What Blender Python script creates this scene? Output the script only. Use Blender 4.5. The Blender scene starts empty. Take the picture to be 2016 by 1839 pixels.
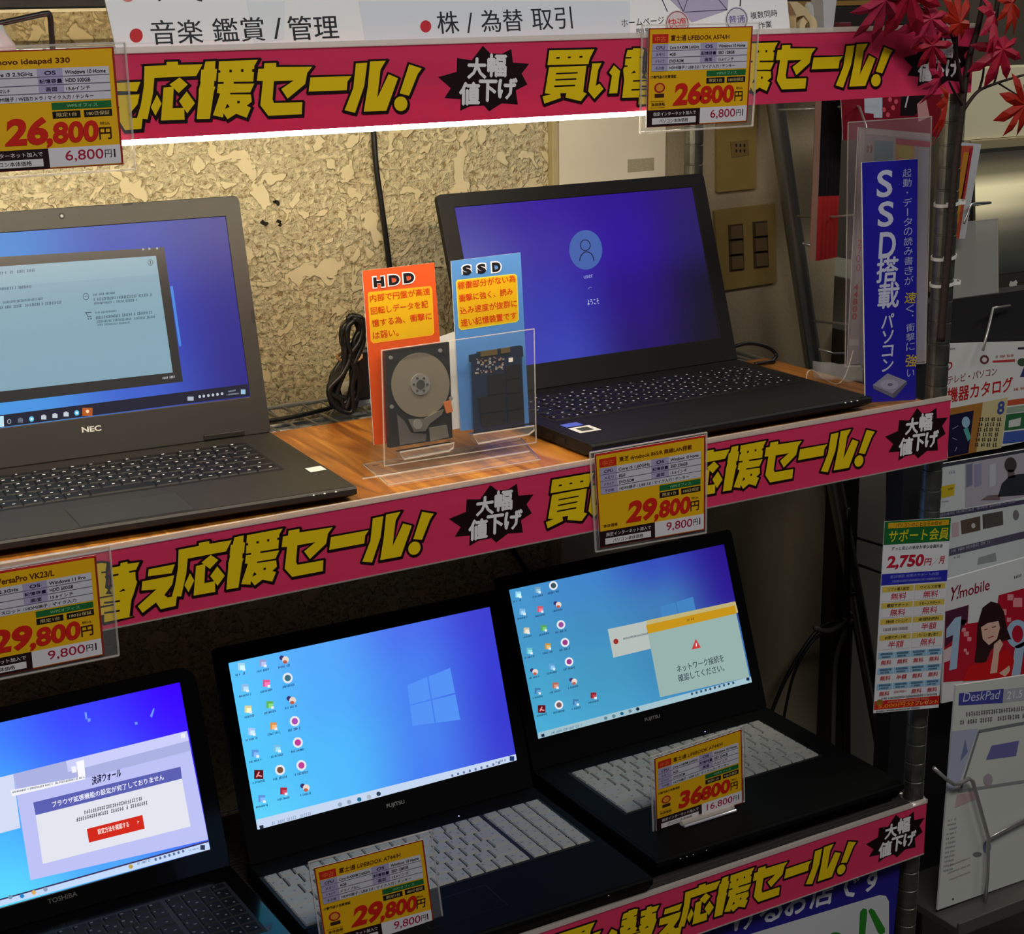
import bpy, bmesh, math, random
from mathutils import Vector, Matrix
from mathutils.geometry import tessellate_polygon
R = math.radians
SC = bpy.context.scene
COL = SC.collection
# ------------------------------------------------------------------ camera
CAM = Vector((-1.40915, -1.37809, 1.51800))
FPX, IW, IH = 3306.19, 2016.0, 1839.0
def cam_axes(yaw, pit, rol):
    y, p, r = R(yaw), R(pit), R(rol)
    f = Vector((math.sin(y)*math.cos(p), math.cos(y)*math.cos(p), math.sin(p)))
    r0 = Vector((math.cos(y), -math.sin(y), 0)); u0 = r0.cross(f)
    return r0*math.cos(r)+u0*math.sin(r), -r0*math.sin(r)+u0*math.cos(r), f
CR, CU, CF = cam_axes(30.6309, -15.7733, -0.7804)
cd = bpy.data.cameras.new('camera'); co = bpy.data.objects.new('camera', cd); COL.objects.link(co)
cd.sensor_fit = 'HORIZONTAL'; cd.sensor_width = 36.0; cd.lens = FPX/IW*36.0; cd.clip_start = .05
co.matrix_world = Matrix((( CR.x, CU.x, -CF.x, CAM.x), (CR.y, CU.y, -CF.y, CAM.y), (CR.z, CU.z, -CF.z, CAM.z), (0,0,0,1)))
SC.camera = co
# ------------------------------------------------------------------ world, lights, exposure
w = bpy.data.worlds.new('shop_ambient'); SC.world = w; w.use_nodes = True
w.node_tree.nodes['Background'].inputs[0].default_value = (.80, .86, 1.0, 1)
w.node_tree.nodes['Background'].inputs[1].default_value = .03
SC.view_settings.view_transform = 'Standard'; SC.view_settings.look = 'None'
SC.view_settings.exposure = 0.0; SC.view_settings.gamma = 1.0; SC.view_settings.use_curve_mapping = False
SC.cycles.use_denoising = True
def area(name, loc, target, sx, sy, power, color):
    l = bpy.data.lights.new(name, 'AREA'); l.shape = 'RECTANGLE'; l.size = sx; l.size_y = sy
    l.energy = power; l.color = color
    o = bpy.data.objects.new(name, l); COL.objects.link(o); o.location = loc
    o.rotation_euler = (Vector(target)-Vector(loc)).to_track_quat('-Z', 'Y').to_euler()
    return o
area('ceiling_and_fill_light', (-.9, -1.5, 2.75), (-.8, -1.2, 0), 1.3, .5, 27, (1, .97, .93))
area('ceiling_and_fill_light', (1.0, -1.3, 2.75), (.9, -1.1, 0), 1.3, .5, 9, (1, .97, .93))
area('ceiling_and_fill_light', (1.55, .55, 2.65), (1.5, .9, 1.2),   .8, .4, 9, (1, .94, .82))  # extra unseen fill light, added to brighten the far wall and cream board
# ------------------------------------------------------------------ helpers
def lin(c):
    return tuple(((v/255)/12.92 if v/255 <= .04045 else ((v/255+.055)/1.055)**2.4) for v in c[:3])
MATS = {}
def mat(key, c, rough=.5, metal=0, spec=.5, emit=None, noise=0, nscale=80, bump=0, coat=0, alpha=1.0):
    if key in MATS: return MATS[key]
    m = bpy.data.materials.new(key); m.use_nodes = True; n = m.node_tree; b = n.nodes['Principled BSDF']
    col = (*lin(c), 1)
    b.inputs['Base Color'].default_value = col; b.inputs['Roughness'].default_value = rough
    b.inputs['Metallic'].default_value = metal; b.inputs['Specular IOR Level'].default_value = spec
    b.inputs['Coat Weight'].default_value = coat
    if emit is not None:
        b.inputs['Emission Color'].default_value = (*lin(c), 1); b.inputs['Emission Strength'].default_value = emit
        b.inputs['Base Color'].default_value = (.01, .01, .01, 1)
    if noise or bump:
        tc = n.nodes.new('ShaderNodeTexCoord'); nz = n.nodes.new('ShaderNodeTexNoise')
        nz.inputs['Scale'].default_value = nscale; nz.inputs['Detail'].default_value = 5
        n.links.new(tc.outputs['Object'], nz.inputs['Vector'])
        if noise:
            mr = n.nodes.new('ShaderNodeMapRange'); mr.inputs['From Min'].default_value = .3; mr.inputs['From Max'].default_value = .7
            mr.inputs['To Min'].default_value = 1-noise; mr.inputs['To Max'].default_value = 1+noise
            mx = n.nodes.new('ShaderNodeVectorMath'); mx.operation = 'SCALE'; mx.inputs[0].default_value = col[:3]
            n.links.new(nz.outputs['Fac'], mr.inputs['Value']); n.links.new(mr.outputs['Result'], mx.inputs['Scale'])
            n.links.new(mx.outputs['Vector'], b.inputs['Base Color'])
        if bump:
            bp = n.nodes.new('ShaderNodeBump'); bp.inputs['Strength'].default_value = bump; bp.inputs['Distance'].default_value = .002
            n.links.new(nz.outputs['Fac'], bp.inputs['Height']); n.links.new(bp.outputs['Normal'], b.inputs['Normal'])
    MATS[key] = m
    return m
def clear(key, c=(235, 240, 240), veil=.12, rough=.08):
    """clear plastic: mostly see-through, a little pale veil and gloss"""
    if key in MATS: return MATS[key]
    m = bpy.data.materials.new(key); m.use_nodes = True; n = m.node_tree; n.nodes.clear()
    out = n.nodes.new('ShaderNodeOutputMaterial'); t = n.nodes.new('ShaderNodeBsdfTransparent'); d = n.nodes.new('ShaderNodeBsdfDiffuse')
    g = n.nodes.new('ShaderNodeBsdfGlossy'); a = n.nodes.new('ShaderNodeMixShader'); b = n.nodes.new('ShaderNodeMixShader')
    lw = n.nodes.new('ShaderNodeLayerWeight'); lw.inputs['Blend'].default_value = .06
    d.inputs['Color'].default_value = (*lin(c), 1); g.inputs['Roughness'].default_value = rough
    a.inputs[0].default_value = veil
    n.links.new(t.outputs[0], a.inputs[1]); n.links.new(d.outputs[0], a.inputs[2])
    n.links.new(lw.outputs['Fresnel'], b.inputs[0]); n.links.new(a.outputs[0], b.inputs[1]); n.links.new(g.outputs[0], b.inputs[2])
    n.links.new(b.outputs[0], out.inputs['Surface'])
    MATS[key] = m
    return m
def ink(c, glow=None):
    c = tuple(int(v) for v in c)
    if glow is None: return mat('ink_%d_%d_%d' % c, c, .45, spec=.35)
    return mat('lit_%d_%d_%d_%d' % (*c, int(glow*100)), c, .3, spec=.3, emit=glow)
class MB:
    def __init__(s): s.v = []; s.f = []; s.m = []; s.mats = []
    def slot(s, m):
        if m not in s.mats: s.mats.append(m)
        return s.mats.index(m)
    def add(s, vs, fs, m):
        k = len(s.v); i = s.slot(m)
        s.v += [tuple(p) for p in vs]; s.f += [tuple(a+k for a in f) for f in fs]; s.m += [i]*len(fs)
    def box(s, c, d, m, M=None):
        x, y, z = d[0]/2, d[1]/2, d[2]/2
        vs = [Vector((a, b, e)) for a in (-x, x) for b in (-y, y) for e in (-z, z)]
        if M is not None: vs = [M @ v for v in vs]
        vs = [v+Vector(c) for v in vs]
        s.add(vs, [(0,1,3,2), (4,6,7,5), (0,4,5,1), (2,3,7,6), (0,2,6,4), (1,5,7,3)], m)
    def bb(s, a, b, m): s.box([(p+q)/2 for p, q in zip(a, b)], [abs(q-p) for p, q in zip(a, b)], m)
    def prism(s, pts, ext, m, capm=None):
        """closed polygon (3D points) pushed along the vector ext"""
        n = len(pts); P = [Vector(p) for p in pts]; Q = [p+Vector(ext) for p in P]
        s.add(P+Q, [(i, (i+1) % n, n+(i+1) % n, n+i) for i in range(n)], m)
        t = tessellate_polygon([P])
        s.add(P, [tuple(x) for x in t], capm or m); s.add(Q, [tuple(x) for x in t], capm or m)
    def poly(s, pts, m):
        P = [Vector(p) for p in pts]
        if len(P) <= 3: s.add(P, [tuple(range(len(P)))], m); return
        s.add(P, [tuple(x) for x in tessellate_polygon([P])], m)
    def tube(s, path, r, m, n=8, caps=True, closed=False):
        P = [Vector(p) for p in path]; L = len(P); rings = []; up = None
        for i in range(L):
            if closed: t = P[(i+1) % L]-P[i-1]
            else: t = P[min(i+1, L-1)]-P[max(i-1, 0)]
            t.normalize()
            if up is None: up = Vector((0, 0, 1)) if abs(t.z) < .9 else Vector((1, 0, 0))
            a = t.cross(up); a.normalize(); b = a.cross(t); up = b
            rr = r[i] if isinstance(r, (list, tuple)) else r
            rings.append([P[i]+(a*math.cos(6.28318*k/n)+b*math.sin(6.28318*k/n))*rr for k in range(n)])
        vs = [v for g in rings for v in g]; fs = []
        for i in range(L if closed else L-1):
            j = (i+1) % L
            fs += [(i*n+k, i*n+(k+1) % n, j*n+(k+1) % n, j*n+k) for k in range(n)]
        if caps and not closed: fs += [tuple(range(n))[::-1], tuple((L-1)*n+k for k in range(n))]
        s.add(vs, fs, m)
    def cyl(s, a, b, r, m, n=20): s.tube([a, b], r, m, n)
    def lathe(s, prof, c, m, n=28, ax='z'):
        vs = []; fs = []
        for (r, h) in prof:
            for k in range(n):
                x, y = r*math.cos(6.28318*k/n), r*math.sin(6.28318*k/n)
                p = {'z': (x, y, h), 'y': (x, h, y), 'x': (h, x, y)}[ax]
                vs.append(Vector(p)+Vector(c))
        for i in range(len(prof)-1): fs += [(i*n+k, i*n+(k+1) % n, (i+1)*n+(k+1) % n, (i+1)*n+k) for k in range(n)]
        s.add(vs, fs, m)
FR = {}   # world matrices of the Empties
def thing(name, label, cat, loc=(0,0,0), rz=0, group=None, kind=None):
    o = bpy.data.objects.new(name, None); COL.objects.link(o); o.location = loc; o.rotation_euler = (0,0,rz); o.empty_display_size = .02
    o['label'] = label; o['category'] = cat
    if group: o['group'] = group
    if kind: o['kind'] = kind
    FR[o] = Matrix.Translation(loc) @ Matrix.Rotation(rz, 4, 'Z')
    return o
def obj(name, mb, parent=None, bevel=0, smooth=False, seg=2, solid=0):
    """one mesh object; mb is authored in world coordinates"""
    inv = FR[parent].inverted() if parent else Matrix.Identity(4)
    me = bpy.data.meshes.new(name); me.from_pydata([inv @ Vector(v) for v in mb.v], [], mb.f)
    for m in mb.mats: me.materials.append(m)
    me.polygons.foreach_set('material_index', mb.m)
    if smooth: me.polygons.foreach_set('use_smooth', [True]*len(me.polygons))
    me.update()
    o = bpy.data.objects.new(name, me); COL.objects.link(o)
    if parent: o.parent = parent; FR[o] = FR[parent]
    else: FR[o] = Matrix.Identity(4)
    if bevel:
        b = o.modifiers.new('bevel', 'BEVEL'); b.width = bevel; b.segments = seg; b.limit_method = 'ANGLE'; b.angle_limit = R(40)
    if solid:
        b = o.modifiers.new('solid', 'SOLIDIFY'); b.thickness = solid; b.offset = 0
    return o
def fix_normals(o):
    bm = bmesh.new(); bm.from_mesh(o.data); bmesh.ops.remove_doubles(bm, verts=bm.verts, dist=1e-6)
    bmesh.ops.recalc_face_normals(bm, faces=bm.faces); bm.to_mesh(o.data); bm.free(); return o
def tag(o, label, cat, group=None, kind=None):
    o['label'] = label; o['category'] = cat
    if group: o['group'] = group
    if kind: o['kind'] = kind
    return o
def struct(name, mb, bevel=0, parent=None, **k):
    o = obj(name, mb, parent, bevel, **k)
    if not parent: o['kind'] = 'structure'
    return o
def ray(px, py): return CF + CR*((px-IW/2)/FPX) - CU*((py-IH/2)/FPX)
def at(px, py, **k):
    """the point at a pixel of the photograph on the plane x=, y= or z="""
    (ax, val), = k.items(); i = 'xyz'.index(ax); d = ray(px, py)
    return CAM + d*((val-CAM[i])/d[i])
class Panel:
    def __init__(s, o, ex, ey):
        s.o = Vector(o); s.ex = Vector(ex).normalized(); s.ey = Vector(ey).normalized(); s.n = s.ex.cross(s.ey)
    def uv(s, p):
        d = ray(*p); q = CAM + d*((s.o-CAM).dot(s.n)/d.dot(s.n)) - s.o
        return Vector((q.dot(s.ex), q.dot(s.ey)))
    def pt(s, u, v, d=0): return s.o + s.ex*u + s.ey*v + s.n*d
def front(y): return Panel((0, y, 0), (1,0,0), (0,0,1))
TXT = {}
def glyphs(s, bold):
    k = (s, bold)
    if k in TXT: return TXT[k]
    c = bpy.data.curves.new('t', 'FONT'); c.body = s; c.offset = bold; c.resolution_u = 2 if ord(s[0]) > 0x2e80 else 4; c.fill_mode = 'FRONT'
    o = bpy.data.objects.new('t', c); m = o.to_mesh()
    xs = [v.co.x for v in m.vertices]; ys = [v.co.y for v in m.vertices]
    x0, x1, y0, y1 = min(xs), max(xs), min(ys), max(ys)
    r = ([((v.co.x-x0)/max(x1-x0, 1e-6), (v.co.y-y0)/max(y1-y0, 1e-6)) for v in m.vertices], [tuple(p.vertices) for p in m.polygons], (x1-x0)/max(y1-y0, 1e-6))
    o.to_mesh_clear(); bpy.data.objects.remove(o); bpy.data.curves.remove(c)
    TXT[k] = r
    return r
EPS = .00018
class Pr:
    """flat print on a panel, authored in photograph pixels (or any mapping to the panel's u,v); built into an MB"""
    def __init__(s, panel, mb, m=None, glow=None, base=0):
        s.p = panel; s.mb = mb; s.m = m or (lambda q: panel.uv(q)); s.glow = glow; s.base = base
    def _put(s, uvs, faces, col, L):
        s.mb.add([s.p.pt(u, v, s.base+L*EPS) for u, v in uvs], faces, ink(col, s.glow))
    def pg(s, pts, col, L=1):
        uv = [s.m(p) for p in pts]
        if len(uv) == 4 or len(uv) == 3: s._put(uv, [tuple(range(len(uv)))], col, L)
        else: s._put(uv, [tuple(t) for t in tessellate_polygon([[Vector((a, b, 0)) for a, b in uv]])], col, L)
    def rc(s, x0, y0, x1, y1, col, L=1): s.pg([(x0, y0), (x1, y0), (x1, y1), (x0, y1)], col, L)
    def el(s, cx, cy, rx, ry, col, L=1, n=20):
        s.pg([(cx+rx*math.cos(6.28318*k/n), cy+ry*math.sin(6.28318*k/n)) for k in range(n)], col, L)
    def ring(s, cx, cy, rx, ry, t, col, L=1, n=24, a0=0, a1=6.28318):
        uv = []
        for k in range(n+1):
            a = a0+(a1-a0)*k/n
            uv.append(s.m((cx+rx*math.cos(a), cy+ry*math.sin(a)))); uv.append(s.m((cx+(rx-t)*math.cos(a), cy+(ry-t)*math.sin(a))))
        s._put(uv, [(2*k, 2*k+2, 2*k+3, 2*k+1) for k in range(n)], col, L)
    def ln(s, p, q, w, col, L=1):
        dx, dy = q[0]-p[0], q[1]-p[1]; l = math.hypot(dx, dy) or 1; nx, ny = -dy/l*w/2, dx/l*w/2
        s.pg([(p[0]+nx, p[1]+ny), (q[0]+nx, q[1]+ny), (q[0]-nx, q[1]-ny), (p[0]-nx, p[1]-ny)], col, L)
    def tx(s, t, p0, p1, h, col, L=2, bold=0, lean=0):
        a, b, c = Vector(s.m(p0)), Vector(s.m(p1)), Vector(s.m((p0[0], p0[1]-h)))
        e1 = b-a; n = Vector((-e1.y, e1.x)).normalized(); hh = abs((c-a).dot(n)); e2 = n*hh + e1.normalized()*lean*hh
        cjk = any(ord(ch) > 0x2e80 for ch in t)
        vs, fs, _ = glyphs(t, 0 if cjk else bold)
        if cjk and bold > 0:                                   # heavier kanji and kana: the same strokes laid down side by side
            r = bold*hh*.85; sh = ((r, 0), (-r, 0), (0, r), (0, -r)) if bold > .012 else ((r, 0), (-r, 0))
            for i, (dx, dy) in enumerate(sh):
                o = Vector((dx, dy)); s._put([a+e1*x+e2*y+o for x, y in vs], fs, col, L+i*.04)
        else: s._put([a+e1*x+e2*y for x, y in vs], fs, col, L)
    def vtx(s, t, x, y0, y1, w, col, L=2, bold=0, dx=0):
        """vertical lettering, one character under another; x drifts by dx over the run"""
        n = len(t); st = (y1-y0)/n
        for i, ch in enumerate(t):
            if ch in ' ・。、': 
                if ch != ' ': s.el(x+dx*(i+.5)/n+(w*.3 if ch != '・' else 0), y0+st*(i+(.5 if ch == '・' else .2)), w*.1, w*.1, col, L, 8)
                continue
            xx = x+dx*(i+.5)/n
            if ch == 'ー': s.rc(xx-w*.06, y0+st*(i+.1), xx+w*.06, y0+st*(i+.9), col, L); continue
            sm = .72 if ch in 'ャュョッ' else 1
            yb = y0+st*(i+.96); s.tx(ch, (xx-w*sm/2, yb), (xx+w*sm/2, yb-w*sm*(yb+110)/(6900-xx)), st*.84*sm, col, L, bold)
    def fine(s, p0, p1, h, col, L=2, seed=1, fill=.8):
        """lines of tiny lettering too small to read: short strokes"""
        rd = random.Random(seed); t = 0; l = math.hypot(p1[0]-p0[0], p1[1]-p0[1]); step = max(h*.55, l/110)
        while t < l-step*.5:
            if rd.random() < fill+.1:
                f0, f1 = t/l, min(1, (t+step*rd.uniform(.55, .9))/l)
                x0, y0, x1, y1 = p0[0]+(p1[0]-p0[0])*f0, p0[1]+(p1[1]-p0[1])*f0, p0[0]+(p1[0]-p0[0])*f1, p0[1]+(p1[1]-p0[1])*f1
                a = rd.uniform(.0, .3); xm, ym = x0+(x1-x0)*rd.uniform(.3, .6), (y0+y1)/2; b = rd.uniform(.6, 1)
                s.pg([(x0, y0-h*a), (x1, y1-h*a), (x1, y1-h*(a+.2)), (x0, y0-h*(a+.2))], col, L)
                s.pg([(x0, y0-h*(b-.18)), (x1, y1-h*(b-.18)), (x1, y1-h*b), (x0, y0-h*b)], col, L+.1)
                s.pg([(xm-h*.09, ym), (xm+h*.09, ym), (xm+h*.09, ym-h), (xm-h*.09, ym-h)], col, L+.2)
            t += step
# ------------------------------------------------------------------ the setting
def stucco():
    m = bpy.data.materials.new('stucco_plaster'); m.use_nodes = True; n = m.node_tree; b = n.nodes['Principled BSDF']; L = n.links.new
    tc = n.nodes.new('ShaderNodeTexCoord')
    def noise(scale, det, rough=.55, dist=0):
        z = n.nodes.new('ShaderNodeTexNoise'); z.inputs['Scale'].default_value = scale; z.inputs['Detail'].default_value = det
        z.inputs['Roughness'].default_value = rough; z.inputs['Distortion'].default_value = dist; L(tc.outputs['Object'], z.inputs['Vector']); return z.outputs['Fac']
    def rng(v, a, c, d=0, e=1):
        q = n.nodes.new('ShaderNodeMapRange'); q.interpolation_type = 'SMOOTHSTEP'
        for i, x in zip(('From Min', 'From Max', 'To Min', 'To Max'), (a, c, d, e)): q.inputs[i].default_value = x
        L(v, q.inputs['Value']); return q.outputs['Result']
    def op(o, a, c):
        q = n.nodes.new('ShaderNodeMath'); q.operation = o
        for i, x in enumerate((a, c)):
            if isinstance(x, (int, float)): q.inputs[i].default_value = x
            else: L(x, q.inputs[i])
        return q.outputs[0]
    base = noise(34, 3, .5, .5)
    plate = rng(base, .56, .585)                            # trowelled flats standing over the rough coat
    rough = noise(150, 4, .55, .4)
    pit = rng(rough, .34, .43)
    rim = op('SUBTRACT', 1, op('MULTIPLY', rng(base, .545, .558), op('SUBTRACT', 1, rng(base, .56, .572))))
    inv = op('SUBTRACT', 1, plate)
    rc = op('MULTIPLY', inv, rng(rough, .34, .6))
    h = op('ADD', plate, op('MULTIPLY', rc, .8))
    bp = n.nodes.new('ShaderNodeBump'); bp.inputs['Strength'].default_value = .85; bp.inputs['Distance'].default_value = .0045
    L(h, bp.inputs['Height']); L(bp.outputs['Normal'], b.inputs['Normal'])
    dirt_and_shade = op('MINIMUM', op('MAXIMUM', pit, plate), op('MAXIMUM', rim, .55))  # dirt in the pits, plus cavity shade painted along the edges of the flats
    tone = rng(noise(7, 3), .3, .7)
    mx = n.nodes.new('ShaderNodeMix'); mx.data_type = 'RGBA'; L(dirt_and_shade, mx.inputs[0])
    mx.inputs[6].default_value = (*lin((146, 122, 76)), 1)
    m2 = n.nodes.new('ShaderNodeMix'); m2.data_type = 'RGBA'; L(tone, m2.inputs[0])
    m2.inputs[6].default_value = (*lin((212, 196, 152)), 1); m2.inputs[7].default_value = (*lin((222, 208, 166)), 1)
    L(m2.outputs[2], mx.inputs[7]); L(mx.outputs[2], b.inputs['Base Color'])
    b.inputs['Roughness'].default_value = .85; b.inputs['Specular IOR Level'].default_value = .2
    return m
def wood():
    m = bpy.data.materials.new('wood_print'); m.use_nodes = True; n = m.node_tree; b = n.nodes['Principled BSDF']; L = n.links.new
    tc = n.nodes.new('ShaderNodeTexCoord'); mp = n.nodes.new('ShaderNodeMapping'); mp.inputs['Scale'].default_value = (26, 2.6, 8); mp.inputs['Rotation'].default_value = (0, 0, .12)
    L(tc.outputs['Object'], mp.inputs['Vector'])
    z = n.nodes.new('ShaderNodeTexNoise'); z.inputs['Scale'].default_value = 1.6; z.inputs['Detail'].default_value = 7; z.inputs['Roughness'].default_value = .62; z.inputs['Distortion'].default_value = 1.4
    L(mp.outputs[0], z.inputs['Vector'])
    r = n.nodes.new('ShaderNodeValToRGB'); e = r.color_ramp.elements
    e[0].position = .28; e[0].color = (*lin((88, 46, 12)), 1); e[1].position = .72; e[1].color = (*lin((210, 146, 56)), 1)
    k = e.new(.5); k.color = (*lin((160, 96, 30)), 1)
    L(z.outputs['Fac'], r.inputs[0]); L(r.outputs[0], b.inputs['Base Color'])
    b.inputs['Roughness'].default_value = .38; b.inputs['Coat Weight'].default_value = .25; b.inputs['Coat Roughness'].default_value = .25
    return m
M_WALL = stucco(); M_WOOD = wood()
M_PAPER = mat('wallpaper', (172, 156, 124), .8, noise=.05, nscale=260, bump=.35)
M_PANEL = mat('painted_panel', (240, 230, 204), .55, noise=.03, nscale=12)
M_CHROME = mat('chrome', (196, 196, 190), .28, metal=.7)
M_CHROMED = mat('dull_steel', (118, 118, 108), .36, metal=.85, noise=.25, nscale=60)
M_BLACK = mat('black_plastic', (20, 20, 21), .42, noise=.08, nscale=300)
M_MATTE = mat('matte_black', (12, 12, 13), .6)
M_GREYW = mat('grey_white_plastic', (196, 200, 202), .5, noise=.03, nscale=60)
M_WHITE = mat('white_plastic', (226, 226, 220), .45, noise=.02, nscale=60)
M_CARD = mat('white_card', (236, 236, 234), .6, noise=.02, nscale=90)
M_CLEAR = clear('clear_acrylic', veil=.05)
M_EDGE = clear('acrylic_edge', (236, 226, 214), veil=.32, rough=.15)
M_SLEEVE = clear('clear_sleeve', (214, 216, 216), veil=.26, rough=.12)
m = MB(); m.bb((-2.6, -3, -.1), (3.2, 2, 0), mat('floor_tile', (58, 56, 56), .35, noise=.25, nscale=22)); struct('floor', m)
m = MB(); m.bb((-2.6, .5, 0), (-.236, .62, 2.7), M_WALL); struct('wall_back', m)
m = MB(); m.bb((-.236, .5, 0), (.262, .62, 2.7), M_PAPER); struct('wall_right', m)
m = MB(); m.bb((.2, .62, 0), (.262, 1.7, 2.7), mat('side_wall', (96, 82, 60), .8, noise=.05, nscale=200)); struct('wall_side', m)
m = MB(); m.bb((.262, 1.7, 0), (3.2, 1.8, 2.7), mat('far_wall', (92, 84, 72), .8, noise=.1, nscale=6)); struct('wall_far', m)
m = MB(); m.bb((-.226, .489, .3), (-.056, .4995, 1.95), M_PANEL); m.bb((-.058, .4895, .3), (-.055, .4998, 1.95), mat('seam', (92, 78, 50), .8))
m.bb((-.118, .4885, 1.285), (-.075, .4889, 1.302), mat('smudge', (176, 166, 138), .7, noise=.12, nscale=400)); struct('trim_1', m)
m = MB(); m.bb((-.2365, .488, .3), (-.2275, .4998, 1.95), mat('tan_strip', (190, 174, 128), .6, noise=.05, nscale=50)); struct('trim_2', m, .001)
# dark chips knocked out of the plaster
m = MB(); rd = random.Random(4)
for px, py, r in ((546, 399, 7), (517, 438, 6), (523, 441, 6), (549, 436, 6), (552, 442, 5), (541, 397, 5)):
    c = at(px, py, y=.4993)
    pts = [(c.x+r*.00058*rd.uniform(.5, 1.2)*math.cos(6.283*k/9), .4992, c.z+r*.00058*rd.uniform(.4, 1.1)*math.sin(6.283*k/9)) for k in range(9)]
    m.prism(pts, (0, .0016, 0), mat('chipped_hole', (34, 26, 14), .95))
struct('trim_3', m)
# ------------------------------------------------------------------ the wire rack
rack = thing('wire_shelf_rack', 'chrome wire shelving rack that carries the laptops on two shelves', 'shelf', (-.6, .23, 0))
PX = (-1.62, .004)
def post(x, y, z1):
    m = MB(); prof = [(0, 0), (.0127, 0)]; z = .0254
    while z < z1-.02:
        prof += [(.0127, z-.0014), (.0119, z-.0008), (.0119, z+.0008), (.0127, z+.0014)]; z += .0254
    prof += [(.0127, z1-.002), (.0105, z1), (0, z1)]
    m.lathe(prof, (x, y, 0), M_CHROMED, 24)
    return obj('post', m, rack, smooth=False)
for x in PX:
    for y in (.025, .445): post(x if (x < 0 or y < .1) else -.042, y, 1.50)
ZS = {'t': 1.466, 'm': 1.0405, 'b': .528}
def wire_shelf(z, cross=True, extra=()):
    m = MB()
    for y in (.006, .462):
        for dz in (0, -.028): m.tube([(-1.62, y, z+dz), (.004, y, z+dz)], .0029, M_CHROME, 8)
        pts = [(-1.614+.0245*k, y, z-(.001 if k % 2 else .027)) for k in range(67)]
        m.tube(pts, .0019, M_CHROME, 6)
    for x in PX:
        for dz in (0, -.028): m.tube([(x, .006, z+dz), (x, .462, z+dz)], .0029, M_CHROME, 8)
    if cross:
        for k in range(64): m.tube([(-1.6+.0252*k, .006, z-.0005), (-1.6+.0252*k, .462, z-.0005)], .0017, M_CHROME, 5)
    for y in extra: m.tube([(-1.62, y, z-.006), (.004, y, z-.006)], .0026, M_CHROME, 6)
    for x in PX:
        for y in (.025, .445): m.lathe([(.0128, -.034), (.0168, -.034), (.0158, .004), (.0128, .004)], (x if (x < 0 or y < .1) else -.042, y, z), M_CHROME, 20)
    return obj('wire_shelf', m, rack, smooth=True)
wire_shelf(ZS['t']); wire_shelf(ZS['m'], True, (.345, .372, .398)); wire_shelf(ZS['b'])
m = MB(); m.bb((-1.6, .012, 1.0438), (-.012, .318, 1.05), M_WOOD); board = obj('shelf_board', m, None, .0008)
tag(board, 'orange wood-grain board lying on the middle wire shelf', 'board')
m = MB()
def mat_strips():
    mm = mat('ribbed_rubber', (40, 34, 31), .75, noise=.2, nscale=240); m.bb((-1.6, .008, .5312), (-.012, .44, .5345), mm)
    y = .012
    while y < .432:
        pts = [(-1.594+.018*k, y+.0011*math.sin(k*.9), .5343) for k in range(88)]
        m.tube(pts, .0014, mm, 5, caps=False); y += .0072
mat_strips(); o = obj('shelf_mat', m, None, smooth=True); tag(o, 'dark ribbed rubber mat covering the lower wire shelf', 'mat')
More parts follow.
